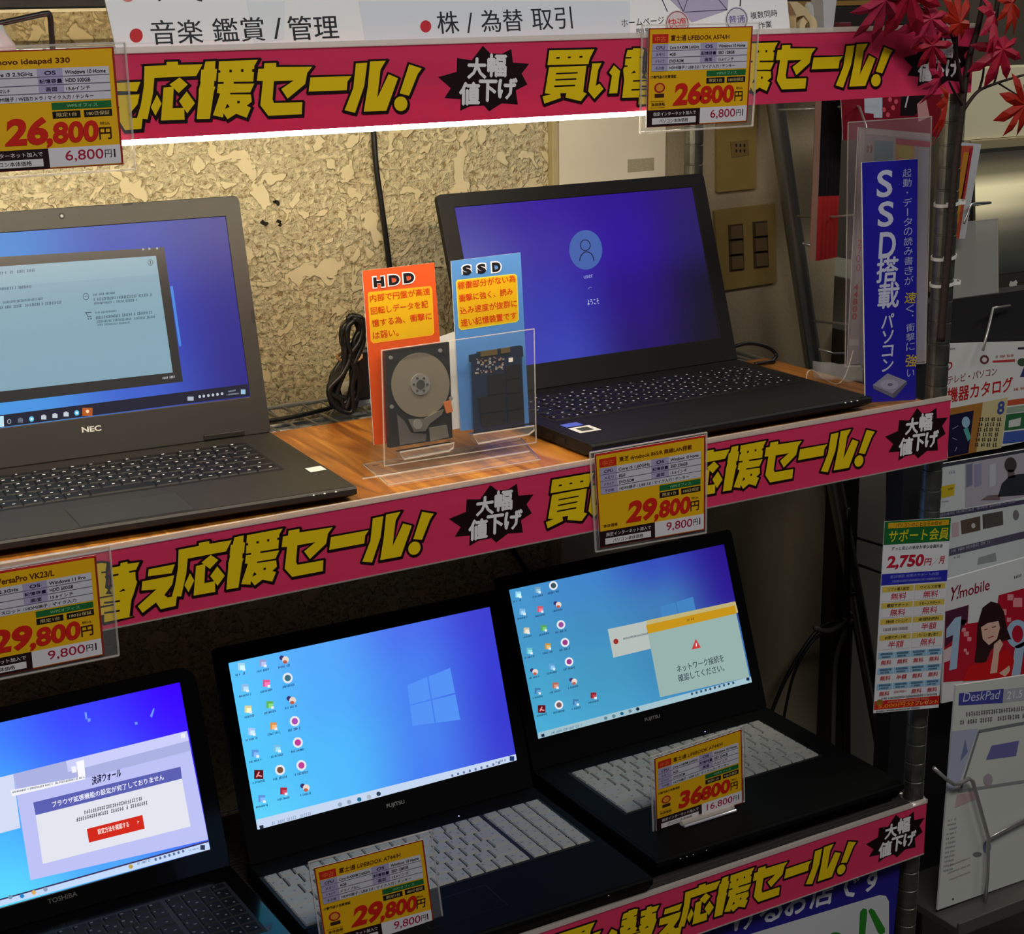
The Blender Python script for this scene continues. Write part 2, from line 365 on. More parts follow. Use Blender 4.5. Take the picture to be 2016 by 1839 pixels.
# ------------------------------------------------------------------ sale banners
import json
GL = json.loads(r'''{"Y":[[[-0.3256,0.843],[-0.3066,0.846],[-0.3064,0.884],[-0.2966,0.884],[-0.2967,0.847],[-0.2752,0.843],[-0.2813,0.71],[-0.3178,0.707]],[[-0.3256,0.843],[-0.3162,0.844],[-0.3201,0.52],[-0.3263,0.23],[-0.335,0.257],[-0.3311,0.397],[-0.3273,0.617]],[[-0.3166,0.511],[-0.3132,0.404],[-0.3192,0.267],[-0.3226,0.369]],[[-0.3105,0.59],[-0.3016,0.597],[-0.3039,0.346],[-0.2937,0.344],[-0.294,0.203],[-0.3147,0.209]],[[-0.296,0.7],[-0.2893,0.614],[-0.2977,0.519],[-0.3051,0.623]],[[-0.2906,0.533],[-0.284,0.393],[-0.2914,0.276],[-0.2978,0.424]],[[-0.2725,0.873],[-0.2635,0.876],[-0.2671,0.489],[-0.2716,0.199],[-0.2833,0.204],[-0.2793,0.567]],[[-0.2765,0.781],[-0.2626,0.784],[-0.2642,0.643],[-0.2781,0.644]],[[-0.2798,0.561],[-0.2649,0.577],[-0.2681,0.466],[-0.2806,0.42]],[[-0.2604,0.871],[-0.2253,0.874],[-0.2288,0.804],[-0.2305,0.619],[-0.2624,0.63]],[[-0.2625,0.606],[-0.2297,0.594],[-0.2338,0.491],[-0.2639,0.5]],[[-0.2574,0.639],[-0.2483,0.634],[-0.2485,0.593],[-0.2576,0.597]],[[-0.2634,0.511],[-0.2521,0.504],[-0.2522,0.477],[-0.2334,0.466],[-0.2329,0.379],[-0.2377,0.333],[-0.2341,0.307],[-0.2383,0.189],[-0.2477,0.243],[-0.2558,0.184],[-0.2591,0.257],[-0.2598,0.207],[-0.2687,0.239],[-0.2612,0.486]],[[-0.2195,0.83],[-0.2086,0.83],[-0.2088,0.78],[-0.175,0.769],[-0.18,0.696],[-0.1824,0.563],[-0.1996,0.396],[-0.205,0.514],[-0.1931,0.611],[-0.2115,0.614],[-0.2137,0.397],[-0.2125,0.349],[-0.186,0.344],[-0.187,0.197],[-0.2183,0.2],[-0.2252,0.331],[-0.2217,0.62],[-0.2272,0.626],[-0.2253,0.766],[-0.2202,0.766]],[[-0.1772,0.639],[-0.1377,0.637],[-0.1418,0.573],[-0.1429,0.466],[-0.1795,0.469]],[[-0.133,0.789],[-0.1219,0.794],[-0.1256,0.51],[-0.1356,0.181],[-0.1457,0.22],[-0.1364,0.487]],[[-0.119,0.807],[-0.1035,0.811],[-0.109,0.703],[-0.1132,0.351],[-0.1011,0.641],[-0.0919,0.586],[-0.1046,0.187],[-0.127,0.191],[-0.1222,0.494]],[[-0.0802,0.754],[-0.0676,0.697],[-0.0719,0.627],[-0.0813,0.361],[-0.0906,0.396]],[[-0.083,0.26],[-0.0838,0.22],[-0.0857,0.189],[-0.0885,0.173],[-0.0915,0.174],[-0.0942,0.194],[-0.096,0.229],[-0.0966,0.269],[-0.0958,0.309],[-0.0938,0.34],[-0.0911,0.357],[-0.0881,0.354],[-0.0854,0.336],[-0.0836,0.301]],[[-0.5002,0.869],[-0.4496,0.864],[-0.4549,0.744],[-0.4564,0.671],[-0.5025,0.679]],[[-0.5007,0.649],[-0.4586,0.649],[-0.4624,0.303],[-0.4583,0.279],[-0.465,0.181],[-0.4825,0.24],[-0.4814,0.299],[-0.4884,0.3],[-0.4877,0.239],[-0.5061,0.173],[-0.5082,0.269],[-0.4983,0.293],[-0.5056,0.31]],[[-0.4519,0.676],[-0.4414,0.677],[-0.4451,0.591],[-0.4481,0.374],[-0.4436,0.403],[-0.439,0.33],[-0.4496,0.203],[-0.4568,0.309]],[[-0.4269,0.64],[-0.4197,0.561],[-0.4208,0.474],[-0.423,0.263],[-0.4326,0.264],[-0.4292,0.504],[-0.4326,0.546]],[[-0.4113,0.836],[-0.4048,0.841],[-0.4044,0.859],[-0.3963,0.856],[-0.3917,0.837],[-0.3931,0.736],[-0.3935,0.629],[-0.3946,0.531],[-0.389,0.459],[-0.3881,0.189],[-0.4172,0.197],[-0.415,0.436],[-0.4162,0.579],[-0.4143,0.621],[-0.4136,0.731]],[[-0.3873,0.773],[-0.3797,0.771],[-0.3791,0.809],[-0.3732,0.812],[-0.3729,0.785],[-0.3623,0.776],[-0.3667,0.667],[-0.3668,0.562],[-0.3657,0.532],[-0.3699,0.379],[-0.3723,0.312],[-0.3751,0.102],[-0.3713,0.095],[-0.398,0.094],[-0.3957,0.45],[-0.3919,0.445],[-0.39,0.498],[-0.3884,0.561]],[[-0.3543,0.664],[-0.3301,0.667],[-0.3337,0.558],[-0.3556,0.576]],[[-0.361,0.524],[-0.3316,0.524],[-0.3339,0.411],[-0.3419,0.294],[-0.339,0.252],[-0.3303,0.252],[-0.3322,0.123],[-0.3462,0.118],[-0.35,0.218],[-0.363,0.117],[-0.3668,0.215],[-0.3488,0.388],[-0.3624,0.409]]],"B":[[[-0.2516,0.769],[-0.2494,0.769],[-0.2495,0.74],[-0.2517,0.74]],[[-0.2411,0.77],[-0.2389,0.769],[-0.239,0.74],[-0.2412,0.741]],[[-0.262,0.769],[-0.2598,0.767],[-0.2599,0.739],[-0.2621,0.74]],[[-0.231,0.766],[-0.2288,0.764],[-0.2289,0.736],[-0.2311,0.737]],[[-0.2554,0.369],[-0.2533,0.331],[-0.2575,0.31]],[[-0.2461,0.397],[-0.2439,0.397],[-0.2441,0.367],[-0.2463,0.369]],[[-0.2624,0.629],[-0.2574,0.626],[-0.2575,0.609],[-0.2625,0.611]],[[-0.2479,0.621],[-0.2296,0.614],[-0.2297,0.597],[-0.248,0.606]],[[-0.2517,0.497],[-0.231,0.487],[-0.2311,0.473],[-0.2517,0.483]],[[-0.4926,0.78],[-0.4889,0.781],[-0.4889,0.76],[-0.4926,0.759]],[[-0.4797,0.781],[-0.4764,0.781],[-0.4764,0.76],[-0.4797,0.76]],[[-0.4668,0.78],[-0.4632,0.783],[-0.4632,0.761],[-0.4668,0.76]],[[-0.493,0.571],[-0.4687,0.571],[-0.4687,0.554],[-0.493,0.554]],[[-0.4938,0.49],[-0.4702,0.491],[-0.4702,0.473],[-0.4938,0.471]],[[-0.495,0.407],[-0.4717,0.406],[-0.4717,0.386],[-0.495,0.387]],[[-0.4136,0.744],[-0.4067,0.746],[-0.4067,0.729],[-0.4136,0.727]],[[-0.397,0.744],[-0.3916,0.744],[-0.3916,0.726],[-0.397,0.727]],[[-0.4151,0.633],[-0.4112,0.633],[-0.4112,0.616],[-0.4151,0.616]],[[-0.4035,0.56],[-0.4014,0.53],[-0.4069,0.523]],[[-0.4046,0.429],[-0.3882,0.427],[-0.3882,0.41],[-0.4046,0.411]],[[-0.4065,0.311],[-0.3882,0.309],[-0.3881,0.289],[-0.4064,0.291]],[[-0.394,0.683],[-0.3819,0.683],[-0.382,0.662],[-0.3941,0.662]],[[-0.3721,0.691],[-0.3636,0.689],[-0.3637,0.668],[-0.3722,0.67]],[[-0.3787,0.479],[-0.3767,0.452],[-0.3827,0.45]],[[-0.3966,0.356],[-0.3824,0.341],[-0.3825,0.32],[-0.3967,0.335]],[[-0.3973,0.226],[-0.3834,0.218],[-0.3835,0.197],[-0.3974,0.205]],[[-0.3885,0.782],[-0.3897,0.511],[-0.3899,0.486],[-0.3886,0.759]],[[-0.3916,0.517],[-0.389,0.442],[-0.3948,0.455]],[[-0.3947,0.556],[-0.3872,0.553],[-0.3873,0.533],[-0.3948,0.536]]],"T":[["大",[[-0.0199,0.549],[-0.0008,0.539],[-0.0194,0.807]]],["幅",[[0.0014,0.563],[0.0209,0.553],[0.0018,0.846]]],["値",[[-0.029,0.217],[-0.0084,0.204],[-0.0285,0.499]]],["下",[[-0.0084,0.249],[0.0102,0.237],[-0.008,0.517]]],["げ",[[0.0122,0.267],[0.0319,0.254],[0.0125,0.533]]]],"BU":[[-0.0033,0.956],[0.0045,0.856],[0.0169,0.844],[0.0272,0.904],[0.0287,0.727],[0.0463,0.704],[0.038,0.58],[0.0442,0.436],[0.0314,0.364],[0.0335,0.179],[0.0161,0.207],[0.0023,0.11],[-0.0032,0.189],[-0.0174,0.19],[-0.0285,0.137],[-0.0276,0.286],[-0.0445,0.311],[-0.0377,0.433],[-0.0506,0.58],[-0.0313,0.636],[-0.0304,0.811],[-0.0152,0.776]]}''')
PINK, YEL, BLK = (232, 58, 104), (240, 205, 16), (28, 6, 10)
def banner_mat():
    m = bpy.data.materials.new('banner_pink'); m.use_nodes = True; n = m.node_tree; L = n.links.new
    b = n.nodes['Principled BSDF']; t = n.nodes.new('ShaderNodeBsdfTranslucent'); x = n.nodes.new('ShaderNodeMixShader')
    tc = n.nodes.new('ShaderNodeTexCoord'); mp = n.nodes.new('ShaderNodeMapping'); mp.inputs['Scale'].default_value = (3, 3, 60)
    z = n.nodes.new('ShaderNodeTexNoise'); z.inputs['Scale'].default_value = 1.0; z.inputs['Detail'].default_value = 4
    L(tc.outputs['Object'], mp.inputs['Vector']); L(mp.outputs[0], z.inputs['Vector'])
    r = n.nodes.new('ShaderNodeMix'); r.data_type = 'RGBA'; r.inputs[6].default_value = (*lin((222, 50, 96)), 1); r.inputs[7].default_value = (*lin((240, 66, 108)), 1)
    L(z.outputs['Fac'], r.inputs[0]); L(r.outputs[2], b.inputs['Base Color']); L(r.outputs[2], t.inputs['Color'])
    b.inputs['Roughness'].default_value = .35; x.inputs[0].default_value = .09
    L(b.outputs[0], x.inputs[1]); L(t.outputs[0], x.inputs[2]); L(x.outputs[0], n.nodes['Material Output'].inputs['Surface'])
    return m
M_PINK = banner_mat()
def outset(p, d):
    n = len(p); a = sum(p[i][0]*p[(i+1) % n][1]-p[(i+1) % n][0]*p[i][1] for i in range(n)); s = 1 if a > 0 else -1; out = []
    for i in range(n):
        x0, y0 = p[i-1]; x1, y1 = p[i]; x2, y2 = p[(i+1) % n]
        a1 = math.hypot(x1-x0, y1-y0) or 1e-9; a2 = math.hypot(x2-x1, y2-y1) or 1e-9
        n1 = (s*(y1-y0)/a1, -s*(x1-x0)/a1); n2 = (s*(y2-y1)/a2, -s*(x2-x1)/a2)
        k = max(.45, 1+n1[0]*n2[0]+n1[1]*n2[1]); out.append((x1+(n1[0]+n2[0])*d/k, y1+(n1[1]+n2[1])*d/k))
    return out
def banner(zt, zb, label, x0, xe, bursts, lit=False):
    h = zt-zb; root = thing('sale_banner', label, 'banner', ((x0+xe)/2, 0, zb), 0, 'pink sale banners on the shelf edges')
    m = MB(); m.bb((x0, 0, zb), (xe, .0007, zt), M_PINK); P = front(0)
    ident = lambda q: q
    pr = Pr(P, m, ident)
    for bx in bursts:
        inside = lambda p: x0+.002 < min(a for a, b in p) and max(a for a, b in p) < xe-.001
        def put(polys, col, L, off=0, sh=(0, 0)):
            for i, p in enumerate(polys):
                q = [(bx+a, zb+b*h) for a, b in p]
                if off: q = [(a+sh[0], b+sh[1]) for a, b in outset(q, off)]
                q = [(min(max(a, x0), xe), min(max(b, zb+.0005), zt-.0005)) for a, b in q]
                if max(a for a, b in q)-min(a for a, b in q) > .0003: pr.pg(q, col, L+i*.05)
        put(GL['Y'], BLK, 1, .0019); put(GL['Y'], BLK, 2.6, .0019, (.0009, -.0009)); put(GL['Y'], YEL, 4.2); put(GL['B'], BLK, 6)
        bu = [GL['BU'][i] for i in range(len(GL['BU']))]
        put([bu], BLK, 1)
        for ch, q in GL['T']:
            (ax, ay), (cx, cy), (tx_, ty) = q
            pts = [(bx+ax, zb+ay*h), (bx+cx, zb+cy*h)]
            if xe-.001 > pts[1][0] and pts[0][0] > x0: pr.tx(ch, pts[0], pts[1], (ty-ay)*h, (238, 236, 236), 2, .05)
    obj('printed_strip', m, root)
    e = MB(); e.bb((x0, -.0012, zt), (xe, .003, zt+.0045), M_EDGE); e.bb((x0, -.0014, zt-.0005), (xe, -.0009, zt+.0048), M_EDGE)
    if not lit: e.bb((x0, -.0008, zb-.0012), (xe, .0012, zb), M_EDGE)
    obj('clear_edge', e, root)
    return root
banner(1.4745, 1.4045, 'topmost pink sale banner, on the shelf edge above the laptops', -1.24, .006, (-.0465, -.615, -1.1835), True)
banner(1.0545, .9825, 'pink sale banner along the wooden middle shelf', -1.24, .003, (-.0465, -.615, -1.1835))
banner(.5370, .4660, 'lowest pink sale banner, under the ribbed rubber mat', -1.1, .003, (-.0455, -.614))
# lamp under the top shelf
lamp = thing('tube_light', 'slim white tube light glowing under the top shelf behind the banner', 'lamp', (-.95, .045, 1.41))
m = MB(); m.bb((-1.6, .034, 1.412), (-.34, .058, 1.434), M_WHITE); obj('housing', m, lamp, .002)
m = MB(); m.cyl((-1.6, .044, 1.4038), (-.36, .044, 1.4038), .0075, mat('tube_glow', (255, 240, 208), emit=58), 14); obj('tube', m, lamp, smooth=True)
# ------------------------------------------------------------------ price tags
TAGS = 'yellow price tags in clear holders'
def price_tag(label, quad, y, d, hold=(.03, .03, .08, .05), foot=False):
    P = front(y); c = [P.uv(q) for q in quad]                     # TL, TR, BR, BL
    def M(q): 
        s, t = q; a = c[0].lerp(c[1], s); b = c[3].lerp(c[2], s); return a.lerp(b, t)
    o = P.pt(*M((.5, 1))); root = thing('price_tag', label, 'price tag', tuple(o), 0, TAGS)
    m = MB(); m.prism([P.pt(*M(q), -.0002) for q in ((0,0),(1,0),(1,1),(0,1))], P.n*-.0006, M_CARD)
    p = Pr(P, m, M)
    RED, GRY, LAV, DK = (196, 30, 36), (206, 206, 216), (170, 164, 200), (34, 24, 30)
    p.rc(0, 0, 1, 1, (150, 40, 26), 0); p.rc(.012, .012, .985, .99, (232, 178, 18), 1)
    if d.get('redtop'): p.rc(.0, .0, 1, .022, (206, 40, 34), 1.3)
    p.rc(.035, .06, .185, .15, (200, 42, 26), 2); p.tx('中古', (.06, .137), (.16, .137), .055, (236, 110, 50), 3, .02)
    p.tx(d['title'], (.21, .13), (.21+d.get('tw', .56), .13), .058, (92, 40, 14), 2, .025)
    p.rc(.035, .158, .955, .432, GRY, 2)
    p.rc(.035, .158, .185, .432, LAV, 3); p.rc(.495, .158, .655, .362, LAV, 3)
    for t in (.226, .294, .362): p.rc(.035, t-.0025, .955, t+.0025, (120, 112, 140), 4)
    for k, s in enumerate(('CPU', 'メモリ', 'ドライブ', 'その他')): p.tx(s, (.07, .212+.068*k), (.15, .212+.068*k), .032, DK, 4, .01)
    for k, s in enumerate(d['left']): p.tx(s, (.20, .212+.068*k), (.20+min(.28, .019*len(s)*(1.5 if ord(s[0]) > 255 else 1)), .212+.068*k), .03, DK, 4, .008)
    for k, s in enumerate(('OS', '記憶容量', '画面')): p.tx(s, (.575-.018*max(2, len(s)), .212+.068*k), (.575+.018*max(2, len(s)), .212+.068*k), .034, (30, 22, 60), 4, .02)
    for k, s in enumerate(d['right']): p.tx(s, (.67, .21+.068*k), (.67+min(.27, .0175*len(s)*(1.25 if 'イ' in s else 1)), .21+.068*k), .032, DK, 4, .012)
    p.tx(d['other'], (.20, .418), (.84, .418), .036, DK, 4, .008)
    p.rc(.565, .445, .952, .505, (28, 104, 52), 2); p.tx('WPSオフィス', (.66, .492), (.86, .492), .032, (150, 206, 150), 3)
    p.rc(.565, .518, .745, .578, (30, 20, 10), 2); p.tx('限定1台', (.59, .565), (.72, .565), .035, (214, 190, 130), 3, .012)
    p.rc(.768, .518, .952, .578, (30, 20, 10), 2); p.tx('180日保証', (.785, .565), (.935, .565), .035, (214, 190, 130), 3, .012)
    if d.get('note'): p.tx(d['note'], (.03, .505), (.27, .505), .032, DK, 3, .02)
    if d.get('badge'):
        p.el(.115, .60, .052, .052, (176, 40, 40), 2); p.el(.115, .60, .036, .036, (226, 150, 40), 3); p.rc(.07, .66, .16, .70, (60, 34, 20), 2)
        p.rc(.03, .735, .17, .739, (110, 60, 20), 2); p.tx('本体価格', (.04, .785), (.17, .785), .035, (70, 34, 10), 3, .02); p.rc(.03, .80, .17, .804, (110, 60, 20), 2)
    else: p.tx('本体価格', (.04, .79), (.17, .79), .035, (70, 34, 10), 3, .02)
    a, b = d['price'][:2], d['price'][2:]
    p.tx(a, (.245, .79), (.515, .79), .235, (205, 34, 22), 3, .045, .16)
    p.tx(b, (.505, .785 if ',' not in b else .82), (.845, .785 if ',' not in b else .82), .185 if ',' not in b else .215, (205, 34, 22), 3, .04, .08)
    p.tx('円', (.855, .772), (.935, .772), .1, (60, 26, 8), 3, .02); p.tx('税込', (.865, .65), (.93, .65), .026, (60, 26, 8), 3)
    p.rc(.0, .825, .515, .992, (38, 18, 22), 2); p.rc(.515, .825, .985, .985, (224, 220, 226), 2)
    p.tx('指定インターネット加入で', (.06, .888), (.475, .888), .04, (226, 222, 220), 3, .012)
    p.rc(.05, .908, .475, .972, (222, 218, 220), 3); p.tx('パソコン本体価格', (.12, .96), (.40, .96), .04, (40, 34, 36), 4, .012)
    w = .05*len(d['price2']); p.tx(d['price2'], (.87-w, .95 if ',' in d['price2'] else .935), (.87, .95 if ',' in d['price2'] else .935), .1, (170, 30, 64), 3, .006)
    p.tx('円', (.88, .93), (.925, .93), .066, (50, 26, 34), 3, .01); p.rc(.94, .86, .95, .93, (50, 26, 34), 3)
    obj('card', m, root)
    l, t, r, b = hold; h = MB()
    h.prism([P.pt(*M(q), -.0012) for q in ((-l, -t), (1+r, -t), (1+r, 1+b), (-l, 1+b))], P.n*-.0016, M_CLEAR)
    for q0, q1 in (((-l, -t), (1+r, -t)), ((1+r, -t), (1+r, 1+b)), ((1+r, 1+b), (-l, 1+b)), ((-l, 1+b), (-l, -t))):
        h.tube([P.pt(*M(q0), -.0018), P.pt(*M(q1), -.0018)], .0011, M_EDGE, 6)
    obj('clear_holder', h, root)
    if foot:
        f = MB(); a = P.pt(*M((.24, 1.02))); b = P.pt(*M((.84, 1.02))); z0 = ZBASE
        f.tube([Vector((a.x, y-.006, z0+.004)), Vector((b.x, y-.006, z0+.004))], .0035, M_EDGE, 10); f.bb((a.x, y-.012, z0+.0004), (b.x, y+.012, z0+.002), M_CLEAR)
        f.tube([Vector((a.x, y-.012, z0+.002)), Vector((b.x, y-.012, z0+.002))], .0016, mat('acrylic_glint', (240, 240, 250), .08, metal=.6), 8)
        obj('clear_foot', f, root)
    return root
ZBASE = .5645
ALL = 'HDMI端子 / USB 3.0 / マイク入力 / テンキー'
price_tag('price tag reading 26,800 on the top banner at the left edge of the photo', [(-92, 103.5), (223.6, 92), (243.6, 323.6), (-62, 343)], -.006,
  dict(title='lenovo ideapad 330', tw=.5, left=('Core i3 2.3GHz', '4GB', 'DVDマルチ'), right=('Windows 10 Home', 'HDD 500GB', '15.6インチ'), other='HDMI端子 / WEBカメラ / マイク入力 / テンキー', price='26,800', price2='6,800', badge=1))
price_tag('price tag reading 26,800 hung on the top banner above the purple login screen', [(1277, 55.8), (1482.3, 51.3), (1471, 239.6), (1272.5, 251.5)], -.006,
  dict(title='富士通 LIFEBOOK A574/H', left=('Core i5-4300M 2.60GHz', '4GB', 'DVD-ROM'), right=('Windows 10 Home', 'SSD 128GB', '15.6インチ'), other=ALL, price='26800', price2='6,800', badge=1, note='IT専門店の充実保証'), (.05, .03, .07, .05))
price_tag('price tag reading 29,800 at the left end of the middle banner', [(-111, 1143), (189, 1092.8), (206, 1289.5), (-92, 1349)], -.006,
  dict(title='NEC VersaPro VK23/L', tw=.5, left=('Core i3 2.3GHz', '4GB', 'DVD-ROM'), right=('Windows 11 Pro', 'HDD 500GB', '15.6インチ'), other='SDカードスロット / HDMI端子 / マイク入力', price='29,800', price2='9,800', badge=1, redtop=1), (.03, .07, .1, .04))
price_tag('price tag reading 29,800 on the middle banner below the purple login screen', [(1170.5, 894.5), (1389, 856.4), (1388, 1043), (1181, 1079)], -.006,
  dict(title='東芝 dynabook B65/R 無線LAN搭載', tw=.66, left=('Core i5 1.60GHz', '8GB', 'DVD-ROM'), right=('Windows 10 Home', 'SSD 256GB', '15.6インチ'), other=ALL, price='29,800', price2='9,800', redtop=1), (.03, .02, .02, .04))
price_tag('price tag reading 29,800 standing on the lower middle laptop', [(617.6, 1709.6), (833, 1653), (855, 1818), (643, 1877)], .0435,
  dict(title='富士通 LIFEBOOK A744/H', left=('Core i5-4300M 2.60GHz', '4GB', 'ドライブなし'), right=('Windows 10 Home', 'SSD 128GB', '15.6インチ'), other=ALL, price='29,800', price2='9,800', badge=1, note='IT専門店の充実保証'), (.03, .07, .09, .03))
price_tag('price tag reading 36,800 on a clear foot on the lower right laptop', [(1288, 1494), (1460, 1436), (1463, 1580.6), (1293, 1637.7)], .077,
  dict(title='富士通 LIFEBOOK A744/H', left=('Core i5-4300M 2.60GHz', '8GB', 'DVD-ROM'), right=('Windows 10 Home', 'SSD 256GB', '15.6インチ'), other=ALL, price='36800', price2='16,800', badge=1, note='IT専門店の充実保証'), (.03, .03, .03, .0), True)
# ------------------------------------------------------------------ laptops
def lit_grad():
    m = bpy.data.materials.new('screen_light'); m.use_nodes = True; n = m.node_tree; b = n.nodes['Principled BSDF']
    a = n.nodes.new('ShaderNodeVertexColor'); a.layer_name = 'Col'
    n.links.new(a.outputs['Color'], b.inputs['Emission Color']); b.inputs['Emission Strength'].default_value = 1.0
    b.inputs['Base Color'].default_value = (.006, .006, .008, 1); b.inputs['Roughness'].default_value = .42; b.inputs['Specular IOR Level'].default_value = .18
    return m
M_LIT = lit_grad()
def grad_plane(name, P, u0, v0, u1, v1, ctl, parent, nx=28, ny=18, d=0):
    m = MB(); cols = []
    for j in range(ny+1):
        for i in range(nx+1):
            s, t = i/nx, 1-j/ny; m.v.append(tuple(P.pt(u0+(u1-u0)*s, v0+(v1-v0)*j/ny, d)))
            y = t*(len(ctl)-1); x = s*(len(ctl[0])-1); a, b = min(int(y), len(ctl)-2), min(int(x), len(ctl[0])-2); fy, fx = y-a, x-b
            fy = fy*fy*(3-2*fy); fx = fx*fx*(3-2*fx)
            cols.append(lin([(ctl[a][b][k]*(1-fx)+ctl[a][b+1][k]*fx)*(1-fy)+(ctl[a+1][b][k]*(1-fx)+ctl[a+1][b+1][k]*fx)*fy for k in range(3)]))
    for j in range(ny):
        for i in range(nx): k = j*(nx+1)+i; m.f.append((k, k+1, k+nx+2, k+nx+1)); m.m.append(0)
    m.mats = [M_LIT]; o = obj(name, m, parent)
    at_ = o.data.color_attributes.new('Col', 'FLOAT_COLOR', 'POINT')
    for i, c in enumerate(cols): at_.data[i].color = (*c, 1)
    return o
ROWS = [([1]*16, .62), ([1]*13+[1, 1], 1), ([1.5]+[1]*12+[1.5], 1), ([1.8]+[1]*11+[1, 1.2], 1), ([2.2]+[1]*10+[1, 1.8], 1), ([1.2, 1, 1, 1, 1.2, 3.2, 1.2, 1, 1, 1, 1, 1.2], 1)]
PAD = [([1]*4, .62), ([1]*4, 1), ([1]*4, 1), ([1]*4, 1), ([1]*4, 1), ([1, 1, 1, 1], 1)]
def laptop(label, prm, zs, W, Dp, Hl, kb, keymat, legend, ctl, chassis, deckm, rc=.006, tenkey=0, gap=.0018, group='used laptops on the display shelves', kh=.0018, dual=False):
    x, y, a, t, b, z = prm; root = thing('laptop', label, 'laptop', (x, y, zs), R(a), group); Mw = FR[root]; rot = Mw.to_3x3()
    B = lambda u, v, w_: Mw @ Vector((u, -v, w_))
    t = R(t); ex = rot @ Vector((1, 0, 0)); up = rot @ Vector((0, math.sin(t), math.cos(t)))
    P = Panel(Mw @ Vector((0, 0, z)), ex, up)
    D = Panel(Mw @ Vector((0, 0, z)), ex, rot @ Vector((0, 1, 0)))         # the deck: u across, v = minus forward
    m = MB(); prof = [(-.013, .004), (-.014, z-.004), (-.010, z-.0006), (0, z), (Dp-.002, z), (Dp, z-.002), (Dp+.0005, z-.007), (Dp-.013, .0025)]
    m.prism([B(-W/2, v, w_) for v, w_ in prof], ex*W, chassis)
    for u in (-W*.42, W*.42):
        for v in (.02, Dp-.035): m.cyl(B(u, v, 0), B(u, v, .004), .007, M_MATTE, 12)
    fix_normals(obj('base', m, root, .0016))
    m = MB(); m.poly([B(-W/2+.004, .004, z+.00025), B(W/2-.004, .004, z+.00025), B(W/2-.004, Dp-.003, z+.00025), B(-W/2+.004, Dp-.003, z+.00025)], deckm); obj('deck', m, root)
    # keyboard
    u0, v0, u1, v1 = kb; m = MB(); m.box(B((u0+u1)/2, (v0+v1)/2, z+.0004), (0, 0, 0), M_MATTE)
    m.v, m.f, m.m = [], [], []
    m.poly([B(u0-.003, v0-.003, z+.0005), B(u1+.003, v0-.003, z+.0005), B(u1+.003, v1+.003, z+.0005), B(u0-.003, v1+.003, z+.0005)], M_MATTE)
    rd = random.Random(3)
    def block(rows, a0, a1):
        tot = sum(h for _, h in rows); v = v0
        for ri, (ks, h) in enumerate(rows):
            dv = (v1-v0)*h/tot; su = sum(ks); u = a0
            for k in ks:
                du = (a1-a0)*k/su; g = gap/2; p = [(u+g, v+g), (u+du-g, v+g), (u+du-g, v+dv-g), (u+g, v+dv-g)]; q = .0009
                tp = [(u+g+q, v+g+q*.6), (u+du-g-q, v+g+q*.6), (u+du-g-q, v+dv-g-q*1.4), (u+g+q, v+dv-g-q*1.4)]
                lo = [B(i, j, z+.0005) for i, j in p]; hi = [B(i, j, z+kh) for i, j in tp]
                m.add(lo+hi, [(4, 5, 6, 7)[::-1], (0, 1, 5, 4), (1, 2, 6, 5), (2, 3, 7, 6), (3, 0, 4, 7)], keymat)
                if legend and du < .05:
                    for fu, fv in ((.26, .32), (.66, .62))[:2 if ri else 1]:
                        cu, cv = u+du*fu, v+dv*fv; lw, lh = rd.uniform(.0009, .0017), rd.uniform(.0008, .0013)
                        m.add([B(cu-lw, cv-lh, z+kh+.0001), B(cu+lw, cv-lh, z+kh+.0001), B(cu+lw, cv+lh, z+kh+.0001), B(cu-lw, cv+lh, z+kh+.0001)], [(3, 2, 1, 0)], legend)
                u += du
            v += dv
    if tenkey: block(ROWS, u0, u1-tenkey-.004); block(PAD, u1-tenkey, u1)
    else: block(ROWS, u0, u1)
    obj('keyboard', m, root)
    # lid: outer shell, bezel, screen
    sw, sh = .1721, .1936; s0, s1 = b, b+sh
    outer = []
    for cx, cy, a0 in ((W/2-rc, Hl-rc, 0), (-W/2+rc, Hl-rc, 90), (-W/2+.003, .003, 180), (W/2-.003, .003, 270)):
        r_ = rc if cy > .05 else .003
        outer += [(cx+r_*math.cos(R(a0+18*k)), cy+r_*math.sin(R(a0+18*k))) for k in range(6)]
    inner = [(sw, s1)]*6+[(-sw, s1)]*6+[(-sw, s0)]*6+[(sw, s0)]*6
    n = len(outer); m = MB(); F = .0012
    m.add([P.pt(*p, F) for p in outer]+[P.pt(*p, F) for p in inner]+[P.pt(*p, -.0004) for p in inner]+[P.pt(*p, -.007) for p in outer],
          [f for i in range(n) for f in ((i, (i+1) % n, n+(i+1) % n, n+i), (n+i, n+(i+1) % n, 2*n+(i+1) % n, 2*n+i), (3*n+i, 3*n+(i+1) % n, (i+1) % n, i))]+[tuple(range(3*n, 4*n))], chassis)
    fix_normals(obj('lid', m, root, .0008))
    m = MB(); m.cyl(B(-W*.36, -.006, z+.001), B(W*.36, -.006, z+.001), .0062, chassis, 16); obj('hinge', m, root, smooth=True)
    scr = grad_plane('screen', P, -sw, s0, sw, s1, ctl, root)
    mg = MB(); pic = Pr(P, mg, None, 1.0)
    return root, P, D, scr, pic, mg, B, z
CH_N = mat('charcoal_plastic', (33, 31, 27), .5, noise=.05, nscale=500); DK_N = mat('charcoal_deck', (35, 32, 27), .55, noise=.06, nscale=600)
CH_B = mat('soft_black', (17, 17, 17), .55, spec=.35, noise=.05, nscale=500); DK_B = mat('soft_black_deck', (17, 16, 15), .6, spec=.3, noise=.06, nscale=600)
CH_F = mat('flat_black', (8, 8, 8), .65, spec=.1, noise=.05, nscale=500); CH_T = mat('piano_black', (5, 5, 6), .15, spec=.4, coat=.25)
